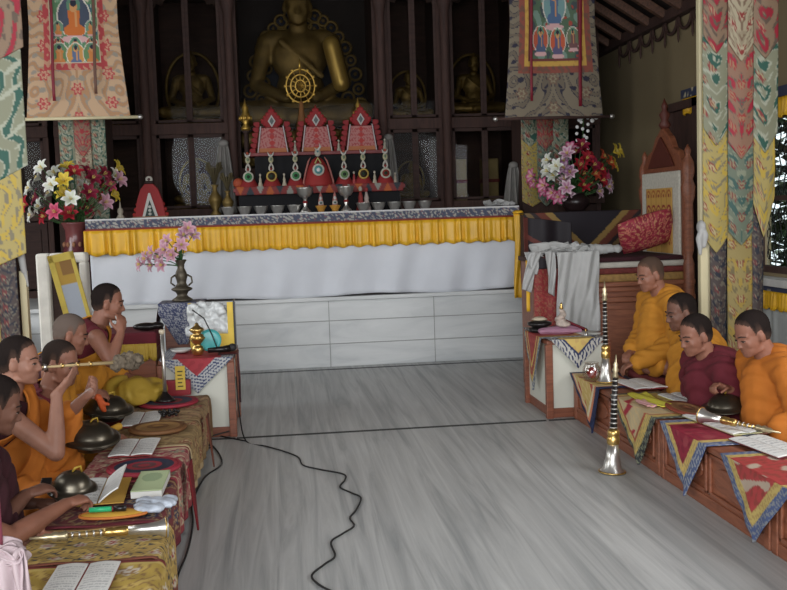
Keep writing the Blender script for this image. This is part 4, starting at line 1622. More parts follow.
# farther pillars with banners below the scrolls
pillar(-2.13, -1.68, 10.30, 'dark pillar behind the left painted scroll', z0=.70, m=m_dark)
banner('brocade_banner', 'narrow green, red and cream brocade banner hanging below the left painted scroll', -1.9, 10.24, [
    (-2.12, -1.95, 3.0, 1.55, .08, .012, PGREEN, .9),
    (-1.83, -1.67, 3.0, 1.35, .08, .012, PGREEN, .9),
    (-1.97, -1.81, 2.7, 1.5, .10, -.002, PCREAM, .9),
    (-1.97, -1.81, 3.2, 2.15, .10, -.010, PRED, .9)])
pillar(2.62, 3.09, 10.60, 'dark pillar behind the right painted scroll', z0=.70, m=m_dark)
banner('brocade_banner', 'narrow green, red and yellow brocade banner hanging below the right painted scroll', 2.85, 10.54, [
    (2.60, 2.82, 2.30, 1.52, .06, .012, PY, 1.2),
    (2.92, 3.12, 2.30, 1.52, .06, .012, PGREEN, .9),
    (2.60, 2.80, 3.2, 2.16, .08, .002, PGREEN, .9),
    (2.92, 3.12, 3.2, 2.05, .08, .002, PGREEN, .9),
    (2.77, 2.95, 2.35, 1.52, .08, -.004, PTEAL, 1.2),
    (2.77, 2.95, 3.2, 2.12, .10, -.010, PRED, .9)])

# painted scrolls
def figure_pic(im, X, Y, cx, cy, s, robe, halo, asp, skin=S(214, 150, 90)):
    """little seated figure with halo, lotus and nimbus"""
    dx = (X - cx) / s
    dy = (Y * asp - cy) / s
    put(im, (dx ** 2 + (dy + .1) ** 2) < 1.0, S(222, 214, 200))
    put(im, (dx ** 2 + (dy + .1) ** 2) < .86, halo)
    put(im, (dx ** 2 + (dy + .62) ** 2) < .17, S(90, 140, 110))
    put(im, ((dx / .62) ** 2 + ((dy - .55) / .34) ** 2) < 1, robe)
    put(im, (np.abs(dx) < .34 - .1 * dy) & (dy > -.4) & (dy < .5), robe)
    put(im, (np.abs(dx - .1) < .07) & (dy > -.3) & (dy < .4), skin)
    put(im, (dx ** 2 + (dy + .55) ** 2) < .06, skin)
    put(im, (dx ** 2 + (dy + .72) ** 2) < .03, S(40, 40, 60))
    put(im, ((dx / .8) ** 2 + ((dy - .95) / .16) ** 2) < 1, S(220, 170, 170))
def thangka_img(w, h, asp, cols, seed, main, rows):
    X, Y = grid(w, h)
    im = fill(w, h, cols[0])
    n = rnoise(X, Y * asp, 22, seed)
    put(im, n > .2, cols[1])
    put(im, n < -.3, cols[2])
    n = rnoise(X, Y * asp, 44, seed + 2)
    put(im, n > .42, cols[3])
    for (cx, cy, s, robe, halo) in main + rows:
        figure_pic(im, X, Y, cx, cy * asp, s, robe, halo, asp)
    return im
def scroll(lab, x, y, w_top, w_bot, ztop, zbot, pic, picimg, borders, ground, rodc):
    t = thing('painted_scroll', lab, 'painting', (x, y, zbot))
    h = ztop - zbot
    asp = h / w_bot
    nu, nv = 120, int(120 * asp)
    im = brocade(nu + 1, nv + 1, asp, ground, 11, 2.2)
    X, Y = grid(nu + 1, nv + 1)
    px0, px1, py0, py1 = pic
    for d, c, q in borders:
        m_ = (X > px0 - d) & (X < px1 + d) & (Y > py0 - d / asp) & (Y < py1 + d / asp)
        put(im, m_, c)
        if q is not None:
            n = rnoise(X, Y * asp, 70, 5)
            put(im, m_ & (n > .15), q)
    m_ = (X > px0) & (X < px1) & (Y > py0) & (Y < py1)
    yy, xx = np.where(m_)
    ph, pw = picimg.shape[:2]
    im[yy, xx] = picimg[((Y[yy, xx] - py0) / (py1 - py0) * (ph - 1)).astype(int), ((X[yy, xx] - px0) / (px1 - px0) * (pw - 1)).astype(int)]
    def f(u, v):
        w = w_top + (w_bot - w_top) * max(0, (v - .45) / .55) ** 1.2
        return ((u - .5) * w, -.012 * math.sin(u * 7 + v * 2), h * (1 - v))
    obj('mounted_cloth', G().sheet(f, nu, nv, im), m_brb, t, solid=.004, label='painting of small seated figures in a brocade mount')
    g = G().tube([(-w_bot / 2 - .07, 0, 0), (w_bot / 2 + .07, 0, 0)], .016, 10)
    obj('bottom_rod', g, rodc, t)
    for s in (-1, 1):
        obj('rod_knob', G().lathe([(.016, 0), (.024, .01), (.024, .03), (.014, .045)], seg=12, M=Matrix.Translation((s * (w_bot / 2 + .07), 0, 0)) @ Matrix.Rotation(s * PI / 2, 4, 'Y')), m_silver, t)
    obj('top_rod', G().tube([(-w_top / 2 - .03, 0, h), (w_top / 2 + .03, 0, h)], .014, 10), rodc, t)
    obj('hanging_cord', G().tube([(-w_top / 2, 0, h), (0, 0.01, 4.24 - zbot), (w_top / 2, 0, h)], .004, 5), m_redpaint, t)
    return t, f, h
p1_ = thangka_img(70, 130, 130 / 70 * .9, [S(92, 140, 96), S(120, 170, 130), S(64, 110, 120), S(210, 200, 170)], 3,
                  [(.5, .56, .36, S(214, 110, 40), S(70, 80, 100)), (.5, .20, .26, S(196, 60, 50), S(70, 110, 150))],
                  [(.15, .83, .13, S(200, 100, 50), S(190, 70, 60)), (.5, .84, .15, S(216, 140, 60), S(90, 150, 110)), (.85, .83, .13, S(200, 100, 50), S(190, 70, 60)), (.15, .66, .12, S(214, 130, 60), S(110, 150, 120)), (.85, .66, .12, S(214, 130, 60), S(110, 150, 120)), (.16, .93, .20, S(216, 130, 60), S(100, 140, 90)), (.5, .935, .20, S(90, 110, 150), S(214, 150, 70)), (.84, .93, .20, S(216, 130, 60), S(100, 140, 90))])
SG1 = [S(196, 160, 124), S(178, 132, 92), S(150, 140, 126), S(190, 62, 66), S(200, 150, 120)]
t1, f1, h1 = scroll('large bright painted scroll with green and orange figures hanging at upper left', -1.85, 9.9, .82, .96, 4.05, 2.50, (.24, .76, .06, .66), p1_,
                    [(.075, S(188, 62, 66), S(196, 140, 110)), (.012, S(206, 190, 160), None)], SG1, m_cream)
p2_ = thangka_img(76, 100, 1.3, [S(84, 110, 84), S(120, 150, 134), S(70, 80, 84), S(176, 70, 56)], 8,
                  [(.5, .52, .25, S(80, 110, 150), S(120, 160, 160))],
                  [(.2, .83, .17, S(80, 96, 130), S(196, 90, 60)), (.56, .85, .17, S(96, 90, 130), S(206, 90, 56)), (.88, .82, .14, S(120, 80, 80), S(110, 120, 90))])
SG2 = [S(128, 116, 96), S(112, 100, 84), S(46, 44, 62), S(120, 92, 76), S(148, 136, 108)]
t2, f2, h2 = scroll('large painted scroll with gold-edged green picture hanging at upper right of the shrine', 2.70, 9.6, .84, .98, 4.05, 2.375, (.25, .80, .05, .66), p2_,
                    [(.14, S(150, 76, 62), S(120, 80, 66)), (.075, S(206, 160, 66), S(190, 140, 60)), (.03, S(120, 56, 52), None)], SG2, m_dark)
def streamer(lab, parent_f, h, x, y, z, u, top, bot, m_, group, w=.016):
    t = thing('silk_streamer', lab, 'ribbon', (x, y, z), 0, group)
    pts = [((u - .5) * .86, -.035 - .008 * math.sin(k), top - (top - bot) * k / 8) for k in range(9)]
    g = G()
    g.sheet(lambda a, v: (pts[0][0] + (a - .5) * w * 2 + .01 * math.sin(v * 5), -.035 - .006 * math.sin(v * 9), top + (bot - top) * v), 3, 14)
    obj('ribbon', g, m_, t, solid=.004)
m_rs = mat('dark_red_silk', S(130, 20, 40), .5)
m_bs = mat('brown_silk', S(110, 74, 58), .5)
streamer('dark red ribbon hanging down the left side of the left painted scroll', f1, h1, -1.85, 9.88, 2.5, .27, h1, .16, m_rs, None, .014)
streamer('brown ribbon hanging down the right side of the left painted scroll', f1, h1, -1.85, 9.88, 2.5, .72, h1, .22, m_bs, None, .014)
streamer('red ribbon hanging down the left side of the right painted scroll', f2, h2, 2.70, 9.58, 2.375, .24, h2, .16, m_rs, None, .012)
streamer('red ribbon hanging down the right side of the right painted scroll', f2, h2, 2.70, 9.58, 2.375, .80, h2, .10, m_rs, None, .016)

# ================================================================== FLOWERS
m_pet = vmat('petals', .6, bump=.05)
m_leaf = mat('green_leaf', S(60, 104, 50), .5, var=.2)
def lily_mesh(c1, c2, s=1.0, seed=0):
    g = G()
    for k in range(6):
        a = k * PI / 3 + (.1 if k % 2 else 0)
        cols = []
        vs = []
        for j in range(6):
            v = j / 5
            r_ = .075 * v * s
            z = (.050 * math.sin(v * PI * .62) - .012 * v) * s
            w = (.020 * math.sin(PI * min(v * .9 + .08, 1)) + .001) * s
            for q in (-1, 0, 1):
                vs.append((r_ * math.cos(a) - q * w * math.sin(a), r_ * math.sin(a) + q * w * math.cos(a), z - (0 if q else .006 * s)))
                cols.append(c2 if (q == 0 and v < .8) else c1)
        fs = []
        for j in range(5):
            for q in range(2):
                b = j * 3 + q
                fs.append((b, b + 1, b + 4, b + 3))
        g.add(vs, fs, cols)
    for k in range(5):
        a = k * 1.25
        g.tube([(0, 0, 0), (.012 * math.cos(a) * s, .012 * math.sin(a) * s, .045 * s)], [.002, .0035], 4, S(206, 180, 90))
    return g
FCOL = {'white': (S(226, 226, 222), S(206, 214, 190)), 'red': (S(186, 34, 50), S(150, 24, 40)), 'pink': (S(206, 90, 120), S(190, 50, 90)), 'yellow': (S(226, 200, 60), S(206, 170, 40)), 'crimson': (S(150, 30, 60), S(120, 20, 48)),
        'blush': (S(206, 160, 176), S(190, 130, 150)), 'magenta': (S(180, 60, 110), S(214, 160, 180)), 'lilac': (S(150, 90, 140), S(200, 170, 190)), 'palepink': (S(216, 190, 200), S(180, 110, 150)), 'orange': (S(206, 90, 50), S(180, 50, 40))}
FM = {}
def flower(base, head, col, lab, group, s=1.0, leaf=True):
    """base: stem foot, head: flower position"""
    base = Vector(base)
    head = Vector(head)
    d = head - base
    t = thing('flower', lab, 'flower', base, 0, group)
    key = (col, round(s, 2))
    if key not in FM:
        FM[key] = mesh_of(lily_mesh(*FCOL[col], s=s), 'bloom')
    b = bpy.data.objects.new('bloom', FM[key])
    C.objects.link(b)
    if not FM[key].materials:
        FM[key].materials.append(m_pet)
    b.parent = t
    b.location = d
    out = Vector((d.x * 1.2, d.y * 1.0 - .10, d.z * .35)).normalized()
    b.rotation_euler = out.to_track_quat('Z', 'Y').to_euler()
    m1 = Vector((d.x * .3, d.y * .3, d.z * .55))
    obj('stem', G().tube([(0, 0, 0), m1, d], .004, 5), m_leaf, t)
    if leaf:
        g = G()
        p = Vector((d.x * .35, d.y * .35, d.z * .5))
        for q in range(2):
            a = rr.uniform(0, 6.28)
            e = Vector((math.cos(a), math.sin(a), .5)).normalized() * .12 * s
            sd = e.cross(Vector((0, 0, 1))).normalized() * .016
            g.add([p, p + e * .5 + sd, p + e, p + e * .5 - sd], [(0, 1, 2, 3)])
        obj('leaf', g, m_leaf, t)
    return t
# tall maroon vase with lilies
VX, VY = -1.97, 10.02
t = thing('floor_vase', 'tall maroon patterned vase full of lilies standing left of the altar', 'vase', (VX, VY, .70))
prof = [(.10, 0), (.11, .02), (.12, .08), (.155, .22), (.17, .36), (.15, .48), (.115, .58), (.095, .66), (.10, .74), (.13, .80), (.135, .815), (.12, .81), (.085, .74), (.08, .68)]
cols = []
for r_, z in prof:
    cols.append(S(96, 44, 50) if z < .6 else S(120, 62, 62))
obj('vase_body', G().lathe(prof, seg=36, cols=cols), vmat('glazed_ceramic', .22, spec=.6, bump=.02), t)
for k in range(12):
    a = k * PI / 6
    obj('relief_boss', G().ell((.112 * math.cos(a), .112 * math.sin(a), .60), (.018, .018, .026), None, 10, 8, S(150, 100, 70)), m_tor, t)
fl = [(-.36, .36, 'white'), (-.30, .46, 'white'), (-.22, .55, 'white'), (-.13, .50, 'white'), (-.33, .27, 'pink'), (-.38, .20, 'red'), (-.28, .18, 'white'), (-.20, .30, 'white'), (-.14, .38, 'white'), (-.24, .08, 'red'),
      (-.04, .56, 'yellow'), (-.03, .42, 'yellow'), (.04, .50, 'red'), (.10, .36, 'white'), (.02, .24, 'white'), (-.06, .30, 'yellow'), (.14, .50, 'crimson'), (.22, .44, 'crimson'), (.30, .48, 'crimson'), (.26, .36, 'crimson'), (.18, .30, 'crimson'), (.34, .38, 'pink'), (.24, .24, 'red'), (.32, .20, 'blush'),
      (.40, .46, 'white'), (.42, .54, 'yellow'), (.46, .42, 'blush'), (-.02, .10, 'red'), (.10, .14, 'crimson'), (-.12, .12, 'pink'), (-.36, .10, 'white'), (.36, .28, 'yellow')]
WORDS = {'white': 'white lily', 'red': 'red lily', 'pink': 'pink lily', 'yellow': 'yellow lily', 'crimson': 'crimson lily', 'blush': 'blush pink lily', 'magenta': 'magenta orchid', 'lilac': 'lilac orchid', 'palepink': 'pale pink orchid', 'orange': 'orange bloom'}
for i, (dx, dz, c) in enumerate(fl):
    flower((VX + dx * .08, VY, .70 + .70), (VX + dx, VY - .10 + .12 * math.sin(i * 2.1), 1.50 + dz * .95), c, WORDS[c] + ' in the tall maroon vase left of the altar', c + ' lilies in the maroon vase', s=1.25)
# right flower vase on the striped table
RX, RY, RZ_ = 2.95, 9.75, 1.462
t = thing('flower_vase', 'dark vase holding red and pink flowers on the striped cloth table', 'vase', (RX, RY, RZ_))
obj('vase_body', G().lathe([(.08, 0), (.09, .01), (.13, .06), (.14, .11), (.10, .15), (.085, .17), (.06, .16)], seg=24), mat('dark_ceramic', S(40, 28, 28), .3), t)
obj('rim', G().lathe([(.088, .165), (.095, .175), (.088, .18), (.07, .17)], seg=24), mat('dark_ceramic', S(40, 28, 28), .3), t)
fr_ = [(-.44, .26, 'magenta'), (-.40, .21, 'magenta'), (-.35, .17, 'magenta'), (-.30, .13, 'magenta'), (-.25, .10, 'magenta'), (-.20, .06, 'magenta'),
       (-.26, .40, 'white'), (-.22, .34, 'white'), (-.28, .30, 'white'), (-.22, .26, 'white'),
       (-.12, .45, 'palepink'), (-.10, .38, 'lilac'), (-.14, .32, 'lilac'), (-.08, .28, 'palepink'), (-.10, .22, 'palepink'), (-.13, .14, 'palepink'), (-.08, .08, 'palepink'), (-.07, .50, 'magenta'),
       (.02, .52, 'crimson'), (.00, .46, 'crimson'), (.06, .40, 'red'), (.02, .34, 'red'), (.10, .44, 'red'), (.12, .34, 'crimson'), (.06, .26, 'red'), (.14, .26, 'orange'), (.20, .30, 'red'), (.12, .18, 'crimson'), (.20, .20, 'red'), (.05, .16, 'red'),
       (.24, .42, 'orange'), (.28, .36, 'orange'), (.30, .24, 'pink'), (.26, .14, 'palepink'), (.18, .10, 'palepink'), (.32, .18, 'palepink'), (.33, .46, 'yellow'), (.42, .47, 'yellow'), (.34, .34, 'yellow')]
for i, (dx, dz, c) in enumerate(fr_):
    flower((RX + dx * .08, RY, RZ_ + .10), (RX + dx * 1.02, RY - .08 + .08 * math.sin(i * 2.4), RZ_ + .08 + dz * 1.05), c, WORDS[c] + ' in the dark vase on the striped table', c + ' flowers in the dark vase', s=1.15)
t = thing('flower_spray', 'tall sprig of white round blossoms rising above the red flowers at right', 'flower', (RX + .02, RY, RZ_ + .12))
g = G()
for k in range(16):
    z = .45 + .022 * k
    g.ell((.06 + .06 * math.sin(k * 2.2), .02 * math.cos(k * 1.7), z + .02), (.018, .018, .018), None, 8, 6, S(226, 226, 226))
for dx, dz in ((.20, .80), (.16, .77), (.05, .80)):
    g.ell((dx, 0, dz), (.022, .022, .022), None, 8, 6, S(230, 230, 230))
obj('blossoms', g, m_pet, t)
obj('stem', G().tube([(0, 0, 0), (.05, 0, .4), (.07, 0, .8), (.19, 0, .8)], .004, 5), m_leaf, t)
# ================================================================== RIGHT SIDE FURNITURE
m_wood = wood('red_brown_wood', S(112, 58, 38), S(150, 84, 56), .42, 5, (1, 9, 9))
m_woody = wood('red_brown_wood_long', S(120, 64, 42), S(158, 92, 62), .40, 5, (9, 1.2, 9))
m_thr = wood('throne_wood', S(118, 62, 40), S(152, 88, 58), .45, 5, (1, 8, 8))
m_panelw = mat('cream_panel', S(206, 206, 192), .5, var=.03, scale=4)
# striped cloth table
t = thing('side_table', 'table behind the throne covered with a dark cloth of gold and brown chevrons', 'table', (2.92, 9.75, 0.70))
obj('body', G().box(-.58, .60, -.38, .38, 0, .745), m_dark2, t, bevel=.005)
im = fill(150, 50, S(38, 32, 40))
X, Y = grid(150, 50)
for c in (.51,):
    d = np.abs(X - c) * 2.1 - (1 - Y) * .62
    for a, b, cc in ((-.02, .11, S(150, 118, 58)), (.11, .27, S(112, 52, 38)), (.27, .36, S(50, 38, 40)), (.36, .46, S(120, 96, 60))):
        put(im, (d > a) & (d < b), cc)
g = G().sheet(lambda u, v: (-.60 + 1.22 * u, -.40 - .006 * math.sin(u * 20) * v, .757 - .36 * v), 150, 50, im)
g.sheet(lambda u, v: (-.60 + 1.22 * u, -.40 + .8 * v, .757), 20, 8, col=S(52, 44, 50))
obj('chevron_cloth', g, m_brb, t, solid=.004)

# throne seen from its side, facing the aisle
t = thing('throne', 'carved reddish wooden throne with white-bordered back, seen from its side at right', 'throne', (2.95, 8.5, 0))
g = G()
g.box(-.42, .46, -.46, .46, 0, .70)
obj('base', g, m_thr, t, bevel=.008)
for z0, z1, o_ in ((.70, .745, .03), (.785, .83, .0), (.83, .87, .03)):
    obj('moulding', G().box(-.42 - o_, .46 + o_, -.46 - o_, .46 + o_, z0, z1), m_thr, t, bevel=.008)
obj('neck', G().box(-.40, .44, -.44, .44, .745, .785), m_thr, t)
gg = G()
gg.box(-.36, -.02, -.475, -.46, .10, .64)
gg.box(.04, .40, -.475, -.46, .10, .64)
obj('side_panel', gg, m_thr, t, bevel=.01)
obj('gold_layer', G().box(-.44, .45, -.47, .47, .87, .935), mat('gold_brocade', S(150, 112, 56), .7, var=.3, scale=30), t, bevel=.012)
obj('red_layer', G().box(-.43, .44, -.46, .46, .935, .985), mat('red_brocade', S(112, 42, 38), .8, var=.3, scale=30), t, bevel=.012)
obj('white_mattress', G().box(-.44, .44, -.47, .47, .985, 1.035), mat('white_felt', S(184, 178, 166), .9), t, bevel=.02)
obj('seat_cushion', G().box(-.43, .40, -.46, .46, 1.035, 1.075), CL['dkmaroon'], t, bevel=.018)
# back: stands in the plane x=+.42, spans y
bk = obj('back_panel', G().box(.40, .46, -.46, .46, .90, 1.80), m_thr, t, bevel=.01)
for y in (-.49, .49):
    g = G().lathe([(.035, .5), (.045, .55), (.045, 1.0), (.03, 1.06), (.045, 1.12), (.04, 1.5), (.055, 1.56), (.06, 1.64), (.04, 1.70), (.055, 1.76), (.05, 1.84), (.02, 1.90), (.028, 1.94), (.004, 1.99)], (.43, y, 0), 16)
    obj('back_post', g, m_thr, t)
# stepped, carved gable
def yprism(g, poly, x0, x1, col=None):
    M = Matrix(((0, 1, 0, 0), (1, 0, 0, 0), (0, 0, 1, 0), (0, 0, 0, 1)))
    return g.prism(poly, x0, x1, col, M)
g = yprism(G(), [(-0.5, 1.78), (-0.5, 1.84), (-0.4, 1.88), (-0.34, 1.95), (-0.24, 1.98), (-0.16, 2.08), (-0.07, 2.13), (0, 2.18), (0.07, 2.13), (0.16, 2.08), (0.24, 1.98), (0.34, 1.95), (0.4, 1.88), (0.5, 1.84), (0.5, 1.78)], .40, .46)
cr_ = obj('carved_gable', g, m_thr, t, bevel=.012)
g = yprism(G(), [(-.30, 1.82), (-.20, 1.93), (0, 2.09), (.20, 1.93), (.30, 1.82)], .38, .40)
obj('gable_relief', g, mat('dark_red_carving', S(92, 40, 30), .5), cr_, bevel=.01)
g = G().lathe([(.03, 2.15), (.055, 2.19), (.03, 2.23), (.05, 2.28), (.02, 2.32), (.03, 2.35), (.002, 2.42)], (.43, 0, 0), 14)
obj('finial', g, mat('dark_red_carving', S(92, 40, 30), .5), cr_)
obj('white_border', G().box(.375, .40, -.43, .43, 1.05, 1.78), mat('white_fleece', S(196, 192, 178), .95, bump=.3, scale=40), t, bevel=.012)
im = fill(60, 60, S(206, 158, 76))
X, Y = grid(60, 60)
for cx in (.1, .3, .5, .7, .9):
    for k, cy in enumerate((.12, .36, .62, .86)):
        rr_ = np.sqrt(((X - cx) / .085) ** 2 + ((Y - cy) / .10) ** 2)
        put(im, (rr_ < 1) & (rr_ > .66) & (Y < cy + .03), (S(150, 46, 46) if k == 1 else S(176, 100, 50)))
        put(im, rr_ < .3, S(150, 60, 46))
put(im, (X % .2 < .016), S(176, 120, 56))
g = G().sheet(lambda u, v: (.369, .30 - .60 * u, 1.64 - .56 * v), 60, 60, im)
obj('brocade_inset', g, m_brb, t, solid=.004)
# pillow leaning
im = brocade(80, 60, .75, [S(150, 34, 54), S(176, 60, 74), S(190, 130, 90), S(200, 110, 90), S(120, 24, 46)], 21, 2.4)
t = thing('throne_pillow', 'crimson patterned pillow leaning against the white-bordered throne back', 'pillow', (3.12, 8.28, 1.078))
def pil(sgn):
    def f(u, v):
        a, b = u * 2 - 1, v * 2 - 1
        th = .085 * ((1 - abs(a) ** 2.6) * (1 - abs(b) ** 2.6)) ** .55
        px, pz = a * .24 * (1 - .06 * b * b), b * .17 * (1 - .06 * a * a)
        return (px, sgn * th, pz)
    return f
g = G()
g.sheet(pil(-1), 60, 44, im)
g.sheet(pil(1), 60, 44, im)
Mp = Matrix.Translation((0, 0, .172)) @ Matrix.Rotation(-.38, 4, 'Y') @ Matrix.Rotation(.5, 4, 'X') @ Matrix.Rotation(-.2, 4, 'Z')
g.xf(Mp)
zmin = min(v[2] for v in g.v)
g.v = [(x, y, z - zmin + .002) for x, y, z in g.v]
obj('pillow_cover', g, m_brb, t)

# prayer table in front of the throne
t = thing('throne_table', 'tall narrow table in front of the throne with red brocade side and dark cover', 'table', (2.26, 8.44, 0))
obj('body', G().box(-.21, .24, -.42, -.02, 0, 1.06), m_thr, t, bevel=.008)
obj('tabletop', G().box(-.23, .26, -.44, .0, 1.06, 1.10), m_dark, t, bevel=.006)
im = brocade(40, 90, 2.2, [S(146, 44, 46), S(160, 54, 52), S(150, 90, 66), S(150, 84, 62), S(130, 40, 44)], 4, 1.8)
obj('red_brocade_panel', G().sheet(lambda u, v: (-.205 + .27 * u, -.432 - .004 * math.sin(u * 12), 1.05 - .62 * v), 40, 80, im), m_brb, t, solid=.006)
im = fill(60, 30, S(40, 34, 40))
X, Y = grid(60, 30)
put(im, np.abs(X - .5) * 2 < (1 - Y) * .5, S(90, 44, 40))
obj('dark_cover', G().sheet(lambda u, v: (-.27 + .54 * u, -.448 - .004 * math.sin(u * 9), 1.105 - .10 * v), 60, 12, im), m_brb, t, solid=.004)
t2_ = thing('yellow_ribbon', 'narrow yellow edge ribbon hanging at the dark left corner of the throne table', 'ribbon', (2.0, 8.0, 1.08))
obj('ribbon', G().sheet(lambda u, v: (-.015 + .03 * u, -.012 + .004 * math.sin(v * 9), -.42 * v), 3, 12), m_yel, t2_, solid=.004)
# dark draped cloth with gold corner over the near back corner
t = thing('dark_drape', 'dark drape with brown and gold bands rising behind the white scarf beside the altar end', 'cloth', (2.30, 8.9, 1.105))
im = fill(70, 50, S(34, 28, 34))
X, Y = grid(70, 50)
d = Y - (1 - X) * .9
put(im, X < .10, S(96, 44, 36))
put(im, np.abs(X * .8 - Y + .5) < .08, S(104, 46, 38))
obj('draped_cloth', G().sheet(lambda u, v: (-.10 + .44 * u, .02 * math.sin(u * 11), .32 - .32 * v - .06 * u * (1 - v)), 70, 50, im), m_brb, t, solid=.006)
# white silk scarf over the throne table
t = thing('ceremonial_scarf', 'large white silk scarf heaped on the throne table and hanging down its side', 'scarf', (2.26, 8.02, 1.10))
g = wad(G(), .25, .06, .10, 26, .045, .035, 10, 5)
obj('heaped_silk', g, m_khata, t, solid=.003, sub=1, label='crumpled heap of white silk')
g = G()
g.cap((.14, .0, .05), .045, (.40, .06, .045), .034)
g.cap((.40, .06, .045), .034, (.55, .08, .04), .028)
me = remesh(g, .008, 1)
displace(me, crumple(.012, 12, 5))
obj('rolled_end', me, m_khata, t)
def tail(x0, x1, w0, w1, h, ph):
    def f(u, v):
        w = w0 + (w1 - w0) * v
        return (x0 + (x1 - x0) * v ** .7 + (u - .5) * w, -.075 - .016 * math.sin(u * 8 + v * 6 + ph) - .02 * math.sin(v * 3), .05 - h * v - .03 * u * v)
    return G().sheet(f, 16, 24)
obj('hanging_tail', tail(-.20, -.285, .10, .07, .30, 0), m_khata, t, solid=.006)
obj('hanging_tail', tail(-.24, -.22, .12, .05, .16, 2), m_khata, t, solid=.006)
obj('hanging_tail', tail(-.08, -.075, .08, .05, .34, 4), m_khata, t, solid=.006)
def sk(u, v):
    e = .02 * math.sin(v * 6)
    return (-.03 + .36 * u - .005 * v + e * .2, -.085 - .022 * math.sin(u * 10 + math.sin(v * 5) * 1.3) - .01 * math.sin(u * 26 + v * 9), .04 - .66 * v)
obj('hanging_silk', G().sheet(sk, 60, 50), m_khata, t, solid=.004, label='broad sheet of white silk hanging down')

# small white table (right)
def panel_table(lab, x0, x1, y0, y1, h, z=0):
    t = thing('panel_table', lab, 'table', ((x0 + x1) / 2, (y0 + y1) / 2, z))
    a, b = (x1 - x0) / 2, (y1 - y0) / 2
    obj('tabletop', G().box(-a - .02, a + .02, -b - .02, b + .02, h - .03, h), m_wood, t, bevel=.006)
    obj('base_rail', G().box(-a, a, -b, b, .0, .07), m_wood, t, bevel=.006)
    for sx in (-1, 1):
        for sy in (-1, 1):
            obj('corner_post', G().box(sx * a - .028, sx * a + .022, sy * b - .022, sy * b + .022, 0, h - .03), m_wood, t, bevel=.004)
    obj('cream_panel', G().box(-a + .02, a - .02, -b + .004, -b + .02, .07, h - .03), m_panelw, t)
    obj('cream_panel', G().box(-a + .02, a - .02, b - .02, b - .004, .07, h - .03), m_panelw, t)
    obj('cream_panel', G().box(-a + .004, -a + .02, -b + .02, b - .02, .07, h - .03), m_panelw, t)
    obj('cream_panel', G().box(a - .02, a - .004, -b + .02, b - .02, .07, h - .03), m_panelw, t)
    return t
panel_table('small cream-panelled table with wooden corner posts below the white scarf at right', 1.87, 2.30, 6.90, 7.52, .56)

def border_fn(bands, inner, seed=0):
    """bands: [(width, colourA, colourB or None)] measured from the hanging edge"""
    def fn(d, X, Y):
        im = np.ones(d.shape + (3,)) * np.array(inner[0])
        n = rnoise(X, Y, 110, seed)
        if len(inner) > 1:
            put(im, n > .12, inner[1])
        if len(inner) > 2:
            n3 = rnoise(X, Y, 44, seed + 4)
            put(im, n3 > .3, inner[2])
        acc = 0
        lim = []
        for w, a, b in bands:
            lim.append((acc, acc + w, a, b))
            acc += w
        for lo, hi, a, b in lim:
            m_ = (d >= lo) & (d < hi)
            put(im, m_, a)
            if b is not None:
                n2 = rnoise(X, Y, 250, seed + 9)
                put(im, m_ & (n2 > .10), b)
        return im
    return fn
def runner(name, lab, loc, rz, w, back, drop, fn, tipx=.0, cat='cloth', w2=None):
    """cloth lying on the table (towards local +Y) with a pointed end hanging at local y=0"""
    t = thing(name, lab, cat, loc, rz)
    nu = 90
    nv = max(30, int(drop / .006))
    X, V = grid(nu + 1, nv + 1)
    w2 = w2 or w
    def hw(v):
        return (1 - v) * w / 2
    # hanging triangle
    Yw = V * drop
    half = w / 2 * (1 - V)
    xx = (X * 2 - 1) * half
    ang = math.atan2(w / 2, drop)
    d = (half - np.abs(xx)) * math.cos(ang)
    im = fn(d, xx, Yw)
    def f(u, v):
        h = w / 2 * (1 - v)
        x = (u * 2 - 1) * h + tipx * v
        return (x, -.014 - .012 * math.sin(PI * u) * v - .006 * math.sin(x * 40 + v * 5) * v, .008 - drop * v)
    g = G().sheet(f, nu, nv, im)
    obj('hanging_point', g, m_brb, t, solid=.004, label='pointed bordered end hanging over the table edge')
    # top
    nb = max(12, int(back / .012))
    X, V = grid(nu + 1, nb + 1)
    xx = (X * 2 - 1) * w2 / 2
    d = np.minimum(w2 / 2 - np.abs(xx), (1 - V) * back)
    im = fn(d, xx, V * back + 3)
    g = G().sheet(lambda u, v: ((u * 2 - 1) * w2 / 2, -.014 + (back + .014) * v, .006), nu, nb, im)
    obj('table_cover', g, m_brb, t, solid=.004)
    return t
NAVY, CRM, GLD, RD = S(40, 50, 92), S(186, 184, 176), S(206, 176, 92), S(156, 50, 52)
BLU = S(76, 92, 136)
# blue and gold points on the small right table: front and left side
runner('table_runner', 'white and navy patterned cloth with gold triangle, front of the right cream table', (2.07, 6.872, .562), 0, .40, .80, .21,
       border_fn([(.06, CRM, NAVY), (.014, NAVY, None)], [GLD, S(196, 160, 90)], 3))
runner('table_runner', 'red, gold and blue pointed cloth hanging over the left side of the right cream table', (1.84, 7.20, .568), -PI / 2, .50, .38, .42,
       border_fn([(.03, S(96, 104, 120), S(160, 160, 150)), (.02, GLD, S(176, 130, 70)), (.035, RD, S(150, 110, 80)), (.016, GLD, None)], [RD, S(176, 70, 60)], 5))

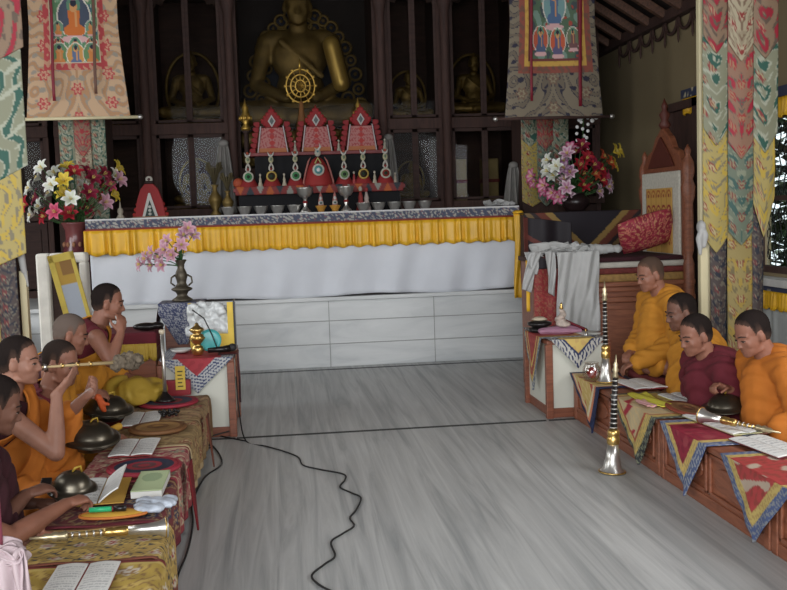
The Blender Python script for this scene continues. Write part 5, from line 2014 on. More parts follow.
# low carved tables of the right row
def low_table(lab, y0, y1, x0=2.03, x1=2.34, h=.325, wm=None, group=None):
    cy = (y0 + y1) / 2
    t = thing('low_table', lab, 'table', ((x0 + x1) / 2, cy, 0), 0, group)
    a, b = (x1 - x0) / 2, (y1 - y0) / 2 - .003
    wm = wm or m_woody
    obj('tabletop', G().box(-a - .012, a + .01, -b, b, h - .03, h), wm, t, bevel=.005)
    obj('body', G().box(-a + .012, a - .01, -b + .01, b - .01, .03, h - .03), wm, t)
    for s in (-1, 1):
        obj('corner_post', G().box(-a, -a + .05, s * (b - .028) - .026, s * (b - .028) + .026, 0, h - .03), wm, t, bevel=.006)
    obj('plinth', G().box(-a + .004, a - .004, -b + .05, b - .05, 0.0, .06), wm, t, bevel=.005)
    n = 2
    W_ = (2 * b - .12) / n
    for k in range(n):
        ya = -b + .06 + k * W_ + .015
        yb = ya + W_ - .03
        fr = G()
        for c in ((ya, yb, .075, .095), (ya, yb, .265, .285), (ya, ya + .02, .075, .285), (yb - .02, yb, .075, .285)):
            fr.box(-a - .002, -a + .014, *c)
        p = obj('carved_panel', fr, wm, t, bevel=.005)
        # ogee raised field
        m_ = G()
        yc, zc = (ya + yb) / 2, .18
        hw_, hh = (yb - ya) / 2 - .05, .062
        poly = []
        for q in range(24):
            an = 2 * PI * q / 24
            c_, s_ = math.cos(an), math.sin(an)
            rx = hw_ * (1 - .10 * abs(math.sin(2 * an)))
            poly.append((yc + rx * (abs(c_) ** .55) * (1 if c_ > 0 else -1), zc + hh * (abs(s_) ** .6) * (1 if s_ > 0 else -1)))
        yprism(m_, poly, -a - .000, -a + .016)
        obj('raised_field', m_, wm, p, bevel=.006)
    return t
low_table('carved low wooden table at the far end of the right row, under the glass jar', 5.24, 6.86)
low_table('carved low wooden table in the middle of the right row, beside the standing horn', 3.98, 5.235)
low_table('carved low wooden table nearest the camera in the right row, running off the right edge', 2.72, 3.975)
TR = .328
runner('table_runner', 'yellow floral pointed cloth with navy edge at the far end of the right low tables', (2.012, 6.50, TR), -PI / 2, .66, .31, .325,
       border_fn([(.045, S(30, 40, 74), S(40, 52, 90)), (.02, S(200, 120, 84), None), (.02, S(206, 196, 160), None)], [S(196, 166, 90), S(206, 180, 120), S(176, 70, 60)], 7), tipx=.18)
runner('table_runner', 'cream pointed cloth with red flowers and dark edge hanging second along the right low tables', (2.012, 5.58, TR), -PI / 2, .76, .31, .322,
       border_fn([(.04, S(56, 60, 62), S(130, 134, 110)), (.05, GLD, S(170, 150, 96)), (.018, S(176, 84, 60), None)], [S(196, 176, 134), S(206, 180, 130), S(176, 40, 60)], 11), tipx=.12)
runner('table_runner', 'crimson and gold pointed cloth with blue speckled border hanging third along the right low tables', (2.012, 4.84, TR), -PI / 2, .60, .31, .315,
       border_fn([(.062, BLU, S(150, 154, 160)), (.045, GLD, S(176, 150, 96))], [S(150, 36, 58), S(134, 32, 52), S(160, 60, 70)], 13), tipx=.05)
runner('table_runner', 'blue-bordered pointed cloth with gold band and red centre hanging fourth, near the right edge', (2.012, 4.06, TR), -PI / 2, .66, .31, .318,
       border_fn([(.05, S(76, 92, 136), S(130, 134, 140)), (.045, S(190, 166, 92), S(170, 140, 80))], [S(176, 60, 60), S(150, 60, 54), S(180, 160, 140)], 17))
runner('table_runner', 'gold and red pointed cloth hanging fifth, below the right edge of the view', (2.012, 3.30, TR), -PI / 2, .60, .31, .30,
       border_fn([(.055, S(66, 88, 150), S(150, 154, 160)), (.035, S(210, 190, 96), None)], [S(176, 60, 60), S(150, 60, 54)], 19))

# ---- books
m_page = vmat('printed_page', .8, bump=.05)
def page_img(w, h, seed, lines=9, horiz=True):
    X, Y = grid(w, h)
    im = fill(w, h, S(214, 214, 210))
    r_ = np.random.RandomState(seed + 50)
    A, B = (Y, X) if horiz else (X, Y)
    k = (A * lines) % 1
    row = (A * lines).astype(int)
    m_ = (k > .38) & (k < .78) & (A > .08) & (A < .92) & (B > .07) & (B < .93)
    n = r_.rand(h, w) > .35
    put(im, m_ & n, S(176, 176, 176))
    return im
def book(lab, c, ang, w, l, lift=0.0, cover=S(150, 50, 50), z=.335, lines=9, seed=1, tilt=0.0, group=None):
    """open book: w = one page width (across spine), l = length along spine. ang = direction of the across axis"""
    t = thing('open_book', lab, 'book', (c[0], c[1], z), ang, group)
    obj('cover', G().box(-w - .004, w + .004, -l / 2 - .004, l / 2 + .004, 0, .004, cover), m_tor, t)
    for s in (-1, 1):
        im = page_img(40, 50, seed + s, lines)
        lf = lift if s > 0 else 0
        def f(u, v, s=s, lf=lf):
            x = u * w
            z_ = .006 + .005 * math.sin(PI * u) + math.sin(lf) * x
            return (s * (x + .004) * math.cos(lf), (v - .5) * l, z_)
        g = G()
        g.sheet(f, 40, 50, im if s > 0 else im[:, ::-1])
        obj('page_block', g, m_page, t, solid=.006)
    return t
for (a, lab, c, w, l, ang, kw) in (
    (0, 'open book at the far end of the right low tables, before the elderly person', (2.275, 6.19), .105, .34, 1.5, {}),
    (1, 'open book in front of the person in maroon robe, right row', (2.345, 5.62), .078, .38, 1.45, dict(cover=S(180, 170, 90))),
    (2, 'long open book lying behind the brass horn on the right low tables', (2.262, 4.95), .085, .50, .12, dict(cover=S(190, 186, 140))),
    (3, 'open book with dark red cover nearest the right edge of the picture', (2.262, 4.42), .095, .40, .12, dict(cover=S(110, 30, 40)))):
    if a < 2:
        book(lab, c, .10, w, l, seed=a * 3, lines=10, z=.341, **kw)
    else:
        book(lab, c, ang, w, l, seed=a * 3, lines=10, z=.341, **kw)
# round mat right
def round_mat(lab, c, r, cols, z, rz=0, sx=1.0, h=.014):
    t = thing('round_mat', lab, 'mat', (c[0], c[1], z), rz)
    n = len(cols)
    prof, cc = [], []
    prof.append((r, 0)); cc.append(cols[0])
    for k in range(n):
        prof.append((r * (1 - k / n), h)); cc.append(cols[k])
        prof.append((r * (1 - (k + 1) / n) + .002, h + (.002 if k % 2 else 0))); cc.append(cols[k])
    g = G().lathe(prof, seg=40, cols=cc)
    g.v = [(x * sx, y, zz) for x, y, zz in g.v]
    obj('mat', g, m_brb, t)
    g = G().tube([(r * sx * math.cos(a), r * math.sin(a), h * .55) for a in np.linspace(0, 2 * PI, 41)], h * .55, 6, cols[0], caps=False)
    obj('rim', g, m_brb, t)
    return t
round_mat('tan ring-shaped mat between the two books before the maroon robed person', (2.235, 5.34), .21, [S(150, 70, 52), S(146, 104, 66), S(146, 104, 66), S(120, 80, 54), S(146, 90, 60)], .342, sx=.42)
t = thing('folded_cloth', 'yellow-green silk cloth lying beside the pink strip on the right low tables', 'cloth', (2.14, 5.66, .342))
im = fill(20, 20, S(206, 196, 60))
obj('silk', G().sheet(lambda u, v: (-.06 + .12 * u, -.20 + .42 * v, .006 + .006 * math.sin(u * 8 + v * 6)), 20, 20, im), m_brb, t, solid=.006)
t = thing('folded_cloth', 'pink folded strip beside the yellow-green silk on the right low tables', 'cloth', (2.075, 5.55, .342))
im = fill(20, 20, S(206, 150, 150))
obj('silk', G().sheet(lambda u, v: (-.028 + .055 * u, -.10 + .2 * v, .008 + .004 * math.sin(u * 8 + v * 6)), 20, 20, im), m_brb, t, solid=.008)

# horns
m_black = mat('black_lacquered_wood', S(28, 24, 24), .3, var=.1)
def horn(lab, loc, L_, rot=(0, 0, 0), body=None, rb=.075, bellh=.17, rings=11, name='horn', bm=None):
    """bell at z=0 pipe rising to z=L_"""
    t = thing(name, lab, 'horn', loc)
    t.rotation_euler = rot
    k = rb / .075
    obj('bell', G().lathe([(.072 * k, 0), (.078 * k, .004), (.075 * k, .010), (.055 * k, .03), (.042 * k, bellh * .5), (.030 * k, bellh), (.026 * k, bellh), (.030 * k, bellh * .5), (.060 * k, .012)], seg=28), bm or m_silver, t)
    obj('bell_rim', G().tube([(.076 * k * math.cos(a), .076 * k * math.sin(a), .008) for a in np.linspace(0, 2 * PI, 33)], .006 * k, 6, caps=False), m_brass, t)
    obj('brass_collar', G().lathe([(.030 * k, bellh - .01), (.037 * k, bellh), (.037 * k, bellh + .03), (.030 * k, bellh + .04), (.036 * k, bellh + .05), (.034 * k, bellh + .07), (.02 * k, bellh + .08)], seg=20), m_brass, t)
    z0, z1 = bellh + .07, L_ - .13
    obj('pipe', G().lathe([(.021 * k, z0), (.015 * k, z1)], seg=16), body or m_black, t)
    for i in range(rings):
        z = z0 + (z1 - z0) * (i + .7) / (rings + .3)
        r_ = .021 * k - .006 * k * (i / rings)
        obj('ring', G().lathe([(r_, z - .0035), (r_ + .003, z - .003), (r_ + .003, z + .003), (r_, z + .0035)], seg=16), m_silver, t)
    obj('mouth_fitting', G().lathe([(.014, z1), (.019, z1 + .01), (.013, z1 + .03), (.020, z1 + .045), (.011, z1 + .06), (.015, z1 + .075), (.006, z1 + .09), (.004, z1 + .13)], seg=16), mat('pale_brass', S(190, 176, 140), .35, .8), t)
    return t
horn('tall black and silver horn standing bell-down on the far right low table', (2.10, 6.34, .341), .67, rb=.060)
horn('black horn with silver rings standing bell-down on the marble floor against the right low tables', (1.805, 5.37, 0.002), .67, (0, .05, 0), rb=.072)
t = horn('silver and brass horn lying on the books near the right edge', (2.13, 4.92, .402), .44, (PI / 2 + .07, 0, .62), rb=.042, body=m_brass, rings=4, bellh=.13)
# cymbals
m_cym = mat('dark_bronze', S(92, 86, 74), .32, .85, var=.25, scale=7)
def cymbal(lab, loc, r, tilt=(0, 0, 0), two=True):
    t = thing('cymbal', lab, 'cymbal', loc)
    t.rotation_euler = tilt
    pr = [(r, 0), (r * 1.0, .004), (r * .90, .010), (r * .78, .014), (r * .74, .026), (r * .66, .044), (r * .50, .062), (r * .28, .074), (.004, .078), (.004, .074), (r * .48, .058), (r * .72, .022), (r * .8, .010)]
    obj('dome', G().lathe(pr, seg=40), m_cym, t)
    obj('strap', G().tube([(0, 0, .078), (.01, 0, .095), (.03, .01, .10), (.035, .02, .07)], .005, 6), CL['mustard'], t)
    if two:
        obj('lower_disc', G().lathe([(a, -b * .9 - .003) for a, b in pr[:9]], seg=40), m_cym, t)
    return t
cymbal('dark bronze domed cymbal under the hand of the maroon robed person', (2.40, 5.20, .375), .130, (.1, -.1, 0), two=False)
# glass jar with red contents
t = thing('glass_jar', 'round glass jar with something red inside on the far right low table', 'jar', (2.03, 6.42, .341))
obj('glass', G().lathe([(.035, 0), (.055, .015), (.066, .05), (.060, .09), (.045, .11), (.048, .125), (.044, .125), (.040, .11), (.056, .088), (.061, .05), (.05, .018)], seg=28), glassy('jar_glass', (.92, .9, .88), .12), t)
obj('red_contents', G().ell((.004, 0, .055), (.036, .036, .038), col=S(166, 34, 36)), m_tor, t)
t = thing('red_bundle', 'dark red cloth bundle behind the glass jar on the far right low table', 'cloth', (2.13, 6.58, .20))
# (stands on the end of the table row)
bpy.data.objects.remove(t)
# objects on the small right table
ZS = .574
t = thing('folded_cloth', 'pink folded silk cloth on the small cream table at right', 'cloth', (2.03, 7.18, ZS))
g = G()
g.ell((0, 0, .022), (.17, .12, .022))
g.ell((.05, .03, .03), (.10, .08, .025))
g.cap((-.14, -.02, .018), .018, (.14, -.05, .018), .018)
me = remesh(g, .009, 2)
displace(me, folds(.005, 80, (.3, 1, 0), 2))
obj('pink_silk', me, mat('pink_silk', S(176, 124, 150), .6), t)
t = thing('shell_ornament', 'small conch-like ornament on the pink cloth of the small table', 'ornament', (2.04, 7.16, ZS + .05))
g = G()
for k in range(9):
    a = k * 1.1
    g.ell((.012 * math.cos(a), .012 * math.sin(a), .02 + .014 * k), (.058 - .006 * k, .050 - .005 * k, .022), (.2, 0, a), 14, 8)
me = remesh(g, .006, 1)
obj('shell', me, mat('shell_white', S(176, 160, 148), .4, var=.3, scale=30), t)
obj('metal_tip', G().lathe([(.012, .13), (.016, .14), (.008, .155), (.012, .165), (.002, .18)], seg=12), m_brass, t)
t = thing('box_stack', 'two small black lidded boxes stacked at the left on the small cream table', 'box', (1.91, 7.30, ZS))
obj('lower_box', G().lathe([(.07, 0), (.085, .01), (.085, .03), (.05, .04)], seg=24), m_black, t)
obj('upper_box', G().lathe([(.05, .04), (.09, .055), (.09, .075), (.04, .09)], seg=24), m_black, t)
obj('pale_lid', G().lathe([(.045, .09), (.06, .098), (.03, .115)], seg=24), mat('ivory', S(190, 176, 150), .4), t)
t = thing('folded_cloth', 'dark red cloth folded against the hanging white scarf on the small table', 'cloth', (2.17, 7.22, ZS))
im = fill(20, 20, S(120, 30, 44))
obj('cloth', G().sheet(lambda u, v: (-.09 + .16 * u, -.05 + .1 * v, .085 - .075 * u + .01 * math.sin(v * 7)), 16, 12, im), m_brb, t, solid=.01)
t = thing('paper_sheets', 'white paper sheets at the right of the small cream table', 'paper', (2.21, 7.10, ZS))
for k in range(3):
    obj('sheet', G().box(-.07, .07, -.09, .09, .003 * k, .003 * k + .002, S(206, 206, 200), M=Matrix.Rotation(.1 * k, 4, 'Z')), m_page, t)
t = thing('small_bell', 'tiny silver bell in front of the papers on the small right table', 'bell', (2.17, 6.99, ZS))
obj('bell', G().lathe([(.018, 0), (.016, .006), (.011, .022), (.004, .028)], seg=16), m_silver, t)
obj('handle', G().lathe([(.004, .027), (.007, .034), (.003, .05)], seg=10), m_brass, t)
# ================================================================== LEFT SIDE
# white-bordered chair back seen at left (mirror of the throne)
t = thing('throne', 'dark throne with white cloth bordered back at left, beside the brocade pillar', 'throne', (-1.80, 8.30, 0))
t.rotation_euler.z = -.12
obj('base', G().box(-.16, .24, -.02, .40, 0, .42), m_thr, t, bevel=.01)
obj('back_panel', G().box(-.13, .24, -.02, .04, .42, 1.26), m_dark2, t, bevel=.01)
g = G()
g.box(-.145, -.035, -.06, .05, .30, 1.27)
g.box(-.035, .26, -.06, .05, 1.19, 1.27)
g.box(.20, .26, -.06, .05, .42, 1.20)
obj('white_border', g, mat('white_cover', S(232, 228, 218), .95), t, bevel=.02)
# picture frame
t = thing('picture_frame', 'yellow framed picture with pale blue print leaning at left below the maroon vase', 'picture', (-1.56, 8.05, .57))
Mx = Matrix.Rotation(-.19, 4, 'Y') @ Matrix.Rotation(.10, 4, 'X')
g = G()
w_, h_ = .100, .72
for a, b, c, d in ((-w_, w_, 0, .05), (-w_, w_, h_ - .06, h_), (-w_, -w_ + .045, 0, h_), (w_ - .03, w_, 0, h_)):
    g.box(a, b, -.012, .012, c, d, M=Mx)
obj('frame', g, mat('yellow_paint', S(206, 180, 70), .5), t, bevel=.004)
im = fill(20, 60, S(170, 178, 190))
X, Y = grid(20, 60)
put(im, Y < .32, S(190, 150, 60))
put(im, (Y < .20) & (X > .3), S(150, 110, 60))
g = G()
g.sheet(lambda u, v: (-w_ + .04 + u * (2 * w_ - .06), -.004, h_ - .05 - v * (h_ - .09)), 20, 60, im)
g.xf(Mx)
obj('print', g, m_page, t, solid=.006)
obj('easel', G().box(-.10, .10, .03, .10, -.56, .0), m_dark2, t)
# small low wall behind left seats: dark chest
t = thing('wooden_chest', 'dark wooden chest behind the left throne on which the far banner ends', 'chest', (-2.75, 9.3, 0))
obj('body', G().box(-.6, .30, -.4, .4, 0, .55), m_dark2, t, bevel=.01)
obj('lid', G().box(-.62, .32, -.42, .42, .55, .60), m_dark2, t, bevel=.01)

# small cream table (left)
panel_table('small cream-panelled table with wooden corner posts at the far end of the left row', -.84, -.37, 6.90, 7.58, .55)
runner('table_runner', 'navy and cream speckled cloth with red triangle, front of the left cream table', (-.60, 6.872, .552), 0, .50, .62, .24,
       border_fn([(.085, S(176, 178, 178), S(50, 62, 104))], [S(170, 46, 56), S(156, 40, 50)], 23))
runner('table_runner', 'dark red narrow pointed cloth hanging over the right side of the left cream table', (-.34, 7.05, .560), PI / 2, .20, .12, .36,
       border_fn([(.012, S(60, 30, 36), None)], [S(110, 36, 42), S(130, 60, 50)], 29))
ZL = .564
# brass double vase
t = thing('brass_vase', 'bright brass double-bulbed vase on the left cream table', 'vase', (-.600, 7.02, ZL))
obj('vase', G().lathe([(.030, 0), (.036, .006), (.044, .035), (.036, .058), (.022, .068), (.026, .075), (.046, .10), (.052, .115), (.042, .140), (.024, .148), (.042, .160), (.052, .172), (.046, .184), (.028, .195), (.016, .205), (.010, .22), (.002, .225)], seg=28), m_brass, t)
obj('band', G().lathe([(.052, .110), (.056, .115), (.052, .120)], seg=28), m_gold, t)
t = thing('turquoise_plate', 'round turquoise plate standing behind the brass vase', 'plate', (-.52, 7.12, ZL))
obj('plate', G().lathe([(.005, -.004), (.06, -.003), (.078, .004), (.080, .008), (.058, .003), (.005, .001)], seg=32, M=Matrix.Translation((0, 0, .083)) @ Matrix.Rotation(PI / 2 - .25, 4, 'X')), mat('turquoise_glaze', S(70, 176, 176), .3), t)
t = thing('microphone', 'black microphone head lying on the left cream table beside the turquoise plate', 'microphone', (-.46, 7.04, ZL))
obj('body', G().tube([(-.07, -.02, .026), (.03, .01, .026), (.08, .02, .03)], [.017, .022, .026], 12), m_black, t)
obj('grille', G().ell((.095, .022, .034), (.03, .028, .028)), mat('dark_mesh', S(50, 50, 52), .6, .3), t)
obj('neck_cable', G().tube([(-.01, .02, .04), (-.06, .08, .16), (-.10, .12, .24), (-.18, .14, .30)], .0045, 6), m_black, t)
t = thing('white_dish', 'white shallow dish at the left rear of the left cream table', 'dish', (-.73, 7.16, ZL))
obj('dish', G().lathe([(.03, 0), (.06, .012), (.075, .028), (.070, .028), (.05, .014)], seg=24), mat('white_china', S(206, 206, 200), .3), t)
# covered box with transparent film
t = thing('wrapped_box', 'yellow-based box wrapped in crumpled clear film at the rear of the left cream table', 'box', (-.49, 7.42, ZL))
obj('yellow_base', G().box(-.19, .13, -.06, .07, 0, .10), mat('yellow_card', S(222, 186, 60), .6), t, bevel=.004)
g = G()
rs = random.Random(11)
for k in range(22):
    g.ell((rs.uniform(-.19, .10), rs.uniform(-.02, .03), rs.uniform(.12, .28)), (rs.uniform(.04, .08), .03, rs.uniform(.03, .06)), (0, rs.uniform(-1, 1), rs.uniform(-1, 1)), 12, 8)
g.box(-.20, .12, -.03, .04, .09, .25)
me = remesh(g, .010, 1)
displace(me, crumple(.014, 18, 8))
obj('film_cover', me, mat('clear_film', S(196, 200, 200), .25, var=.12, scale=20, spec=.6), t, label='crumpled greyish white film')
obj('black_edge', G().box(.128, .140, -.07, .08, 0, .34), m_black, t, bevel=.002)
obj('yellow_flap', G().box(.085, .128, -.064, -.056, .08, .33), mat('yellow_card', S(222, 186, 60), .6), t)
# tall narrow stand with bronze vase and pink flowers
t = thing('flower_stand', 'narrow wooden stand covered with navy patterned cloth behind the left cream table', 'stand', (-.76, 7.78, 0))
obj('body', G().box(-.13, .13, -.13, .13, 0, .84), m_wood, t, bevel=.006)
obj('stand_top', G().box(-.15, .15, -.15, .15, .84, .865), m_dark, t, bevel=.004)
im = speckle(50, 50, 1, S(58, 66, 104), S(150, 152, 160), 6, 90, .02)
X, Y = grid(50, 50)
put(im, (np.abs(X - .72) < .06 * (1 - Y * 4)) & (Y < .25), S(190, 160, 80))
def tri(u, v):
    w2 = .17 * (1 - max(0, v - .25) / .75 * .80)
    return ((u * 2 - 1) * w2, -.158 - .006 * math.sin(u * 9), .878 - .31 * v)
g = G().sheet(tri, 50, 50, im)
g.sheet(lambda u, v: (-.17 + .34 * u, -.158 + .32 * v, .878), 20, 20, speckle(20, 20, 1, S(58, 66, 104), S(150, 152, 160), 6, 90, .02))
obj('patterned_cloth', g, m_brb, t, solid=.004)
obj('maroon_side', G().sheet(lambda u, v: (-.166 - .03 * math.sin(v * 3), .12 - .26 * u, .87 - .42 * v), 8, 12), CL['dkmaroon'], t, solid=.004)
t = thing('bronze_vase', 'ornate bronze vase with pale pink flowers on the narrow stand', 'vase', (-.76, 7.76, .885))
m_bz = mat('aged_bronze', S(88, 80, 66), .45, .6, var=.3, scale=20)
obj('vase', G().lathe([(.075, 0), (.078, .012), (.05, .03), (.036, .045), (.05, .07), (.078, .085), (.08, .095), (.05, .11), (.034, .135), (.040, .165), (.048, .19), (.040, .22), (.026, .25), (.028, .28), (.042, .305), (.044, .315), (.035, .31), (.02, .27)], seg=28), m_bz, t)
for s in (-1, 1):
    obj('handle', G().tube([(s * .045, 0, .20), (s * .075, 0, .18), (s * .08, 0, .14), (s * .05, 0, .115)], .007, 8), m_bz, t)
g = G()
for k in range(26):
    a = rr.uniform(0, 6.28)
    z = rr.uniform(.29, .44)
    e = Vector((math.cos(a), math.sin(a) * .8, rr.uniform(-.3, .8))).normalized() * .07
    sd = e.cross(Vector((0, 0, 1))).normalized() * .016
    p = Vector((0, 0, z))
    g.add([p, p + e * .5 + sd, p + e, p + e * .5 - sd], [(0, 1, 2, 3)])
g.tube([(0, 0, .25), (0, 0, .44)], .012, 6)
obj('leaves', g, m_leaf, t)
for i, (dx, dz, c) in enumerate(((-.28, .28, 'blush'), (-.24, .32, 'blush'), (-.19, .36, 'blush'), (-.14, .33, 'blush'), (-.10, .38, 'blush'), (-.08, .44, 'blush'), (-.12, .27, 'blush'), (-.20, .27, 'blush'), (-.05, .34, 'blush'), (.03, .48, 'palepink'), (.07, .53, 'blush'), (.10, .48, 'palepink'), (.02, .41, 'blush'))):
    flower((-.76, 7.76, 1.15), (-.76 + dx, 7.70 + .03 * math.sin(i * 3), .90 + dz - .0), c, 'pale pink blossom in the bronze vase on the narrow stand', 'pale pink blossoms in the bronze vase', s=.85, leaf=False)
# maroon cushion with yellow fringe, black bag, yellow cloth between A and the stand
t = thing('side_bench', 'low bench with dark red top and yellow-green fringe beyond the far left person', 'bench', (-1.12, 7.58, 0))
obj('body', G().box(-.30, .19, -.22, .22, 0, .58), m_wood, t, bevel=.008)
obj('red_cover', G().box(-.31, .20, -.23, .23, .58, .70), CL['maroon'], t, bevel=.015)
g = pleats(G(), (-.31, -.245), (.20, -.245), .62, .50, 22, .008)
obj('fringe', g, CL['mustard'], t, solid=.003)
t = thing('black_bag', 'small black pouch lying on the red bench top beside the flower stand', 'bag', (-1.0, 7.45, .702))
g = G()
g.ell((0, 0, .03), (.10, .05, .03))
g.ell((.08, .0, .035), (.05, .045, .028))
me = remesh(g, .008, 2)
obj('pouch', me, m_black, t)
t = thing('folded_cloth', 'olive yellow cloth draped over the near end of the red bench', 'cloth', (-1.0, 7.28, .02))
obj('cloth', G().sheet(lambda u, v: (-.16 + .34 * u, -.03 - .02 * math.sin(u * 9) - .05 * v, .36 - .34 * v), 30, 14), CL['mustard'], t, solid=.006)

# ---- left low tables with covers
m_fold = vmat('carpet_cover', .9, bump=.3, bscale=200)
def cover_table(lab, y0, y1, pal, seed, x0=-.97, x1=-.52, h=.325, edge=None, drop=.27):
    t = thing('low_table', lab, 'table', ((x0 + x1) / 2, (y0 + y1) / 2, 0))
    a, b = (x1 - x0) / 2, (y1 - y0) / 2 - .004
    obj('tabletop', G().box(-a, a - .01, -b, b, h - .03, h - .004), m_woody, t)
    for sx in (-1, 1):
        for sy in (-1, 1):
            obj('leg', G().box(sx * (a - .03) - .02, sx * (a - .03) + .02, sy * (b - .03) - .02, sy * (b - .03) + .02, 0, h - .03), m_woody, t, bevel=.004)
    nu = 60
    L_ = 2 * a + drop
    nv = 90
    asp = L_ / (2 * b)
    im = brocade(nu + 1, nv + 1, asp, pal, seed, 2.2, mirror=True)
    X, Y = grid(nu + 1, nv + 1)
    e = edge or (S(120, 40, 44), S(196, 160, 90))
    put(im, (np.minimum(X, 1 - X) < .05), e[0])
    put(im, (np.minimum(X, 1 - X) > .05) & (np.minimum(X, 1 - X) < .08), e[1])
    put(im, Y > .95, e[0])
    def f(u, v):
        s = v * L_
        y = (u - .5) * 2 * b
        if s < 2 * a - .015:
            return (-a + s, y, h + .002 + .003 * math.sin(y * 40 + s * 20))
        q = s - (2 * a - .015)
        r_ = .02
        if q < .03:
            an = q / .03 * PI / 2
            return (a - .015 + r_ * math.sin(an), y, h + .002 - r_ * (1 - math.cos(an)))
        return (a + .008 + .008 * math.sin(y * 30 + seed) * min(1, q / .1), y, h - .018 - (q - .03))
    obj('cover_cloth', G().sheet(f, nu, nv, im), m_fold, t, solid=.004)
    return t
cover_table('low table at the far end of the left row covered in dull yellow patterned cloth', 5.92, 6.74, [S(156, 130, 90), S(176, 140, 100), S(130, 96, 74), S(150, 60, 60), S(186, 164, 120)], 2, edge=(S(140, 110, 70), S(110, 80, 50)))
cover_table('second low table of the left row covered in faded gold cloth', 5.22, 5.915, [S(150, 124, 82), S(170, 140, 90), S(126, 96, 64), S(140, 80, 60), S(180, 156, 110)], 5, edge=(S(180, 156, 116), S(110, 80, 50)))
cover_table('third low table of the left row covered in red and pink patterned cloth', 4.56, 5.215, [S(170, 110, 100), S(150, 60, 70), S(190, 170, 140), S(120, 130, 110), S(196, 150, 120)], 8, edge=(S(150, 60, 66), S(190, 166, 130)))
cover_table('fourth low table of the left row covered in maroon and blue patterned cloth', 3.90, 4.555, [S(120, 56, 58), S(96, 50, 56), S(160, 130, 90), S(60, 66, 90), S(170, 140, 100)], 12, edge=(S(110, 40, 50), S(150, 120, 80)))
cover_table('fifth low table of the left row covered in gold and dark brocade', 3.48, 3.895, [S(166, 136, 70), S(186, 156, 80), S(60, 60, 66), S(190, 180, 160), S(150, 60, 60)], 15, x1=-.47, edge=(S(120, 66, 50), S(196, 160, 90)))
cover_table('nearest low table of the left row covered in mustard brocade with maroon stripe', 2.80, 3.475, [S(176, 146, 62), S(190, 160, 80), S(140, 106, 60), S(196, 186, 170), S(150, 110, 60)], 19, x1=-.45, edge=(S(130, 50, 50), S(196, 170, 90)))
TL = .338
# hanging red points along the aisle
for (y, w, d, lab, c) in ((5.98, .16, .30, 'narrow brown-red pointed ribbon hanging from the second left low table', S(110, 60, 44)), (4.80, .20, .31, 'dark red pointed strip hanging to the floor from the third left low table', S(120, 28, 34))):
    t = thing('hanging_strip', lab, 'cloth', (-.487, y, .335))
    def f(u, v, w=w, d=d):
        return (.012 + .03 * v, (u * 2 - 1) * w / 2 * (1 - .9 * v) - .05 * v, -d * v)
    obj('strip', G().sheet(f, 10, 20, col=c), m_fold, t, solid=.008)
# books
book('open book at far end of left row, right leaf raised against the red box', (-.92, 6.96), 0.02, .085, .36, z=TL, lift=.25, seed=30, lines=9)
book('open book beside the black beads on the second left table', (-.85, 5.93), 0.03, .102, .40, z=TL, seed=31)
book('open book between the tan mat and the dark blue oval mat', (-.785, 5.19), 0.0, .104, .36, z=TL, seed=32)
book('open book with lifted right leaf and red-edged cover under the nearest fist', (-.80, 4.33), .06, .100, .40, z=TL + .012, lift=.62, seed=33, cover=S(196, 150, 60))
book('open book with dense grey print at the bottom edge of the picture', (-.69, 3.27), 0.0, .100, .30, z=TL, seed=34, lines=13)
# extend a support for the far book: reading desk on the small gap
t = thing('reading_board', 'flat dark wooden board bridging the far left low table and the cream table', 'board', (-.90, 6.96, .0))
obj('board', G().box(-.12, .10, -.20, .24, .30, .333), m_woody, t, bevel=.004)
obj('foot', G().box(-.10, .08, -.16, .20, 0, .30), m_woody, t)
# mats
MB1, MR1 = S(52, 62, 92), S(160, 44, 60)
round_mat('round dark blue mat with red rim under the silver horn, far left table', (-.75, 6.42), .180, [MR1, MB1, MB1, MR1, S(120, 90, 70), MB1], TL, h=.020)
round_mat('round tan mat on the second left low table', (-.72, 5.62), .150, [S(120, 80, 46), S(156, 116, 66), S(156, 116, 66), S(120, 80, 46), S(150, 110, 60)], TL, h=.022)
round_mat('round dark blue mat with crimson pattern between two open books, third left table', (-.68, 4.74), .165, [MR1, S(44, 50, 70), S(44, 50, 70), S(150, 44, 56), S(96, 60, 66), S(150, 50, 60)], TL, h=.018)
# silver horn standing on the mat
t = thing('horn', 'slim silver horn standing upright on the round blue mat at the far left table', 'horn', (-.765, 6.40, TL + .024))
obj('bell', G().lathe([(.060, 0), (.062, .006), (.045, .02), (.022, .045), (.014, .06)], seg=24), m_black, t)
obj('pipe', G().lathe([(.013, .055), (.012, .2), (.011, .43)], seg=16), m_silver, t)
obj('mouthpiece', G().lathe([(.011, .425), (.018, .435), (.019, .45), (.012, .455)], seg=16), mat('ivory', S(190, 176, 150), .4), t)
t = thing('candy_box', 'red box with a yellow label standing behind the slim silver horn', 'box', (-.70, 6.80, .327))
obj('red_box', G().box(-.13, .06, -.03, .03, 0, .10), mat('red_card', S(156, 30, 40), .5), t, bevel=.003)
obj('yellow_card', G().box(-.035, .03, -.042, -.036, .04, .20), mat('yellow_card', S(222, 186, 60), .6), t)
g = G()
for k in range(5):
    g.box(-.02, .015 - .006 * (k % 2), -.0445, -.042, .06 + .025 * k, .068 + .025 * k, S(90, 80, 40))
obj('print_lines', g, m_tor, t)
t = thing('prayer_beads', 'coil of black prayer beads on the second left low table', 'beads', (-.70, 6.02, TL))
for k in range(24):
    a = k * .8
    r_ = .020 + .0014 * k
    obj('bead', G().ell((r_ * 1.2 * math.cos(a), r_ * math.sin(a), .010 + .010 * (k % 3)), (.010, .010, .010), None, 8, 6), m_black, t)
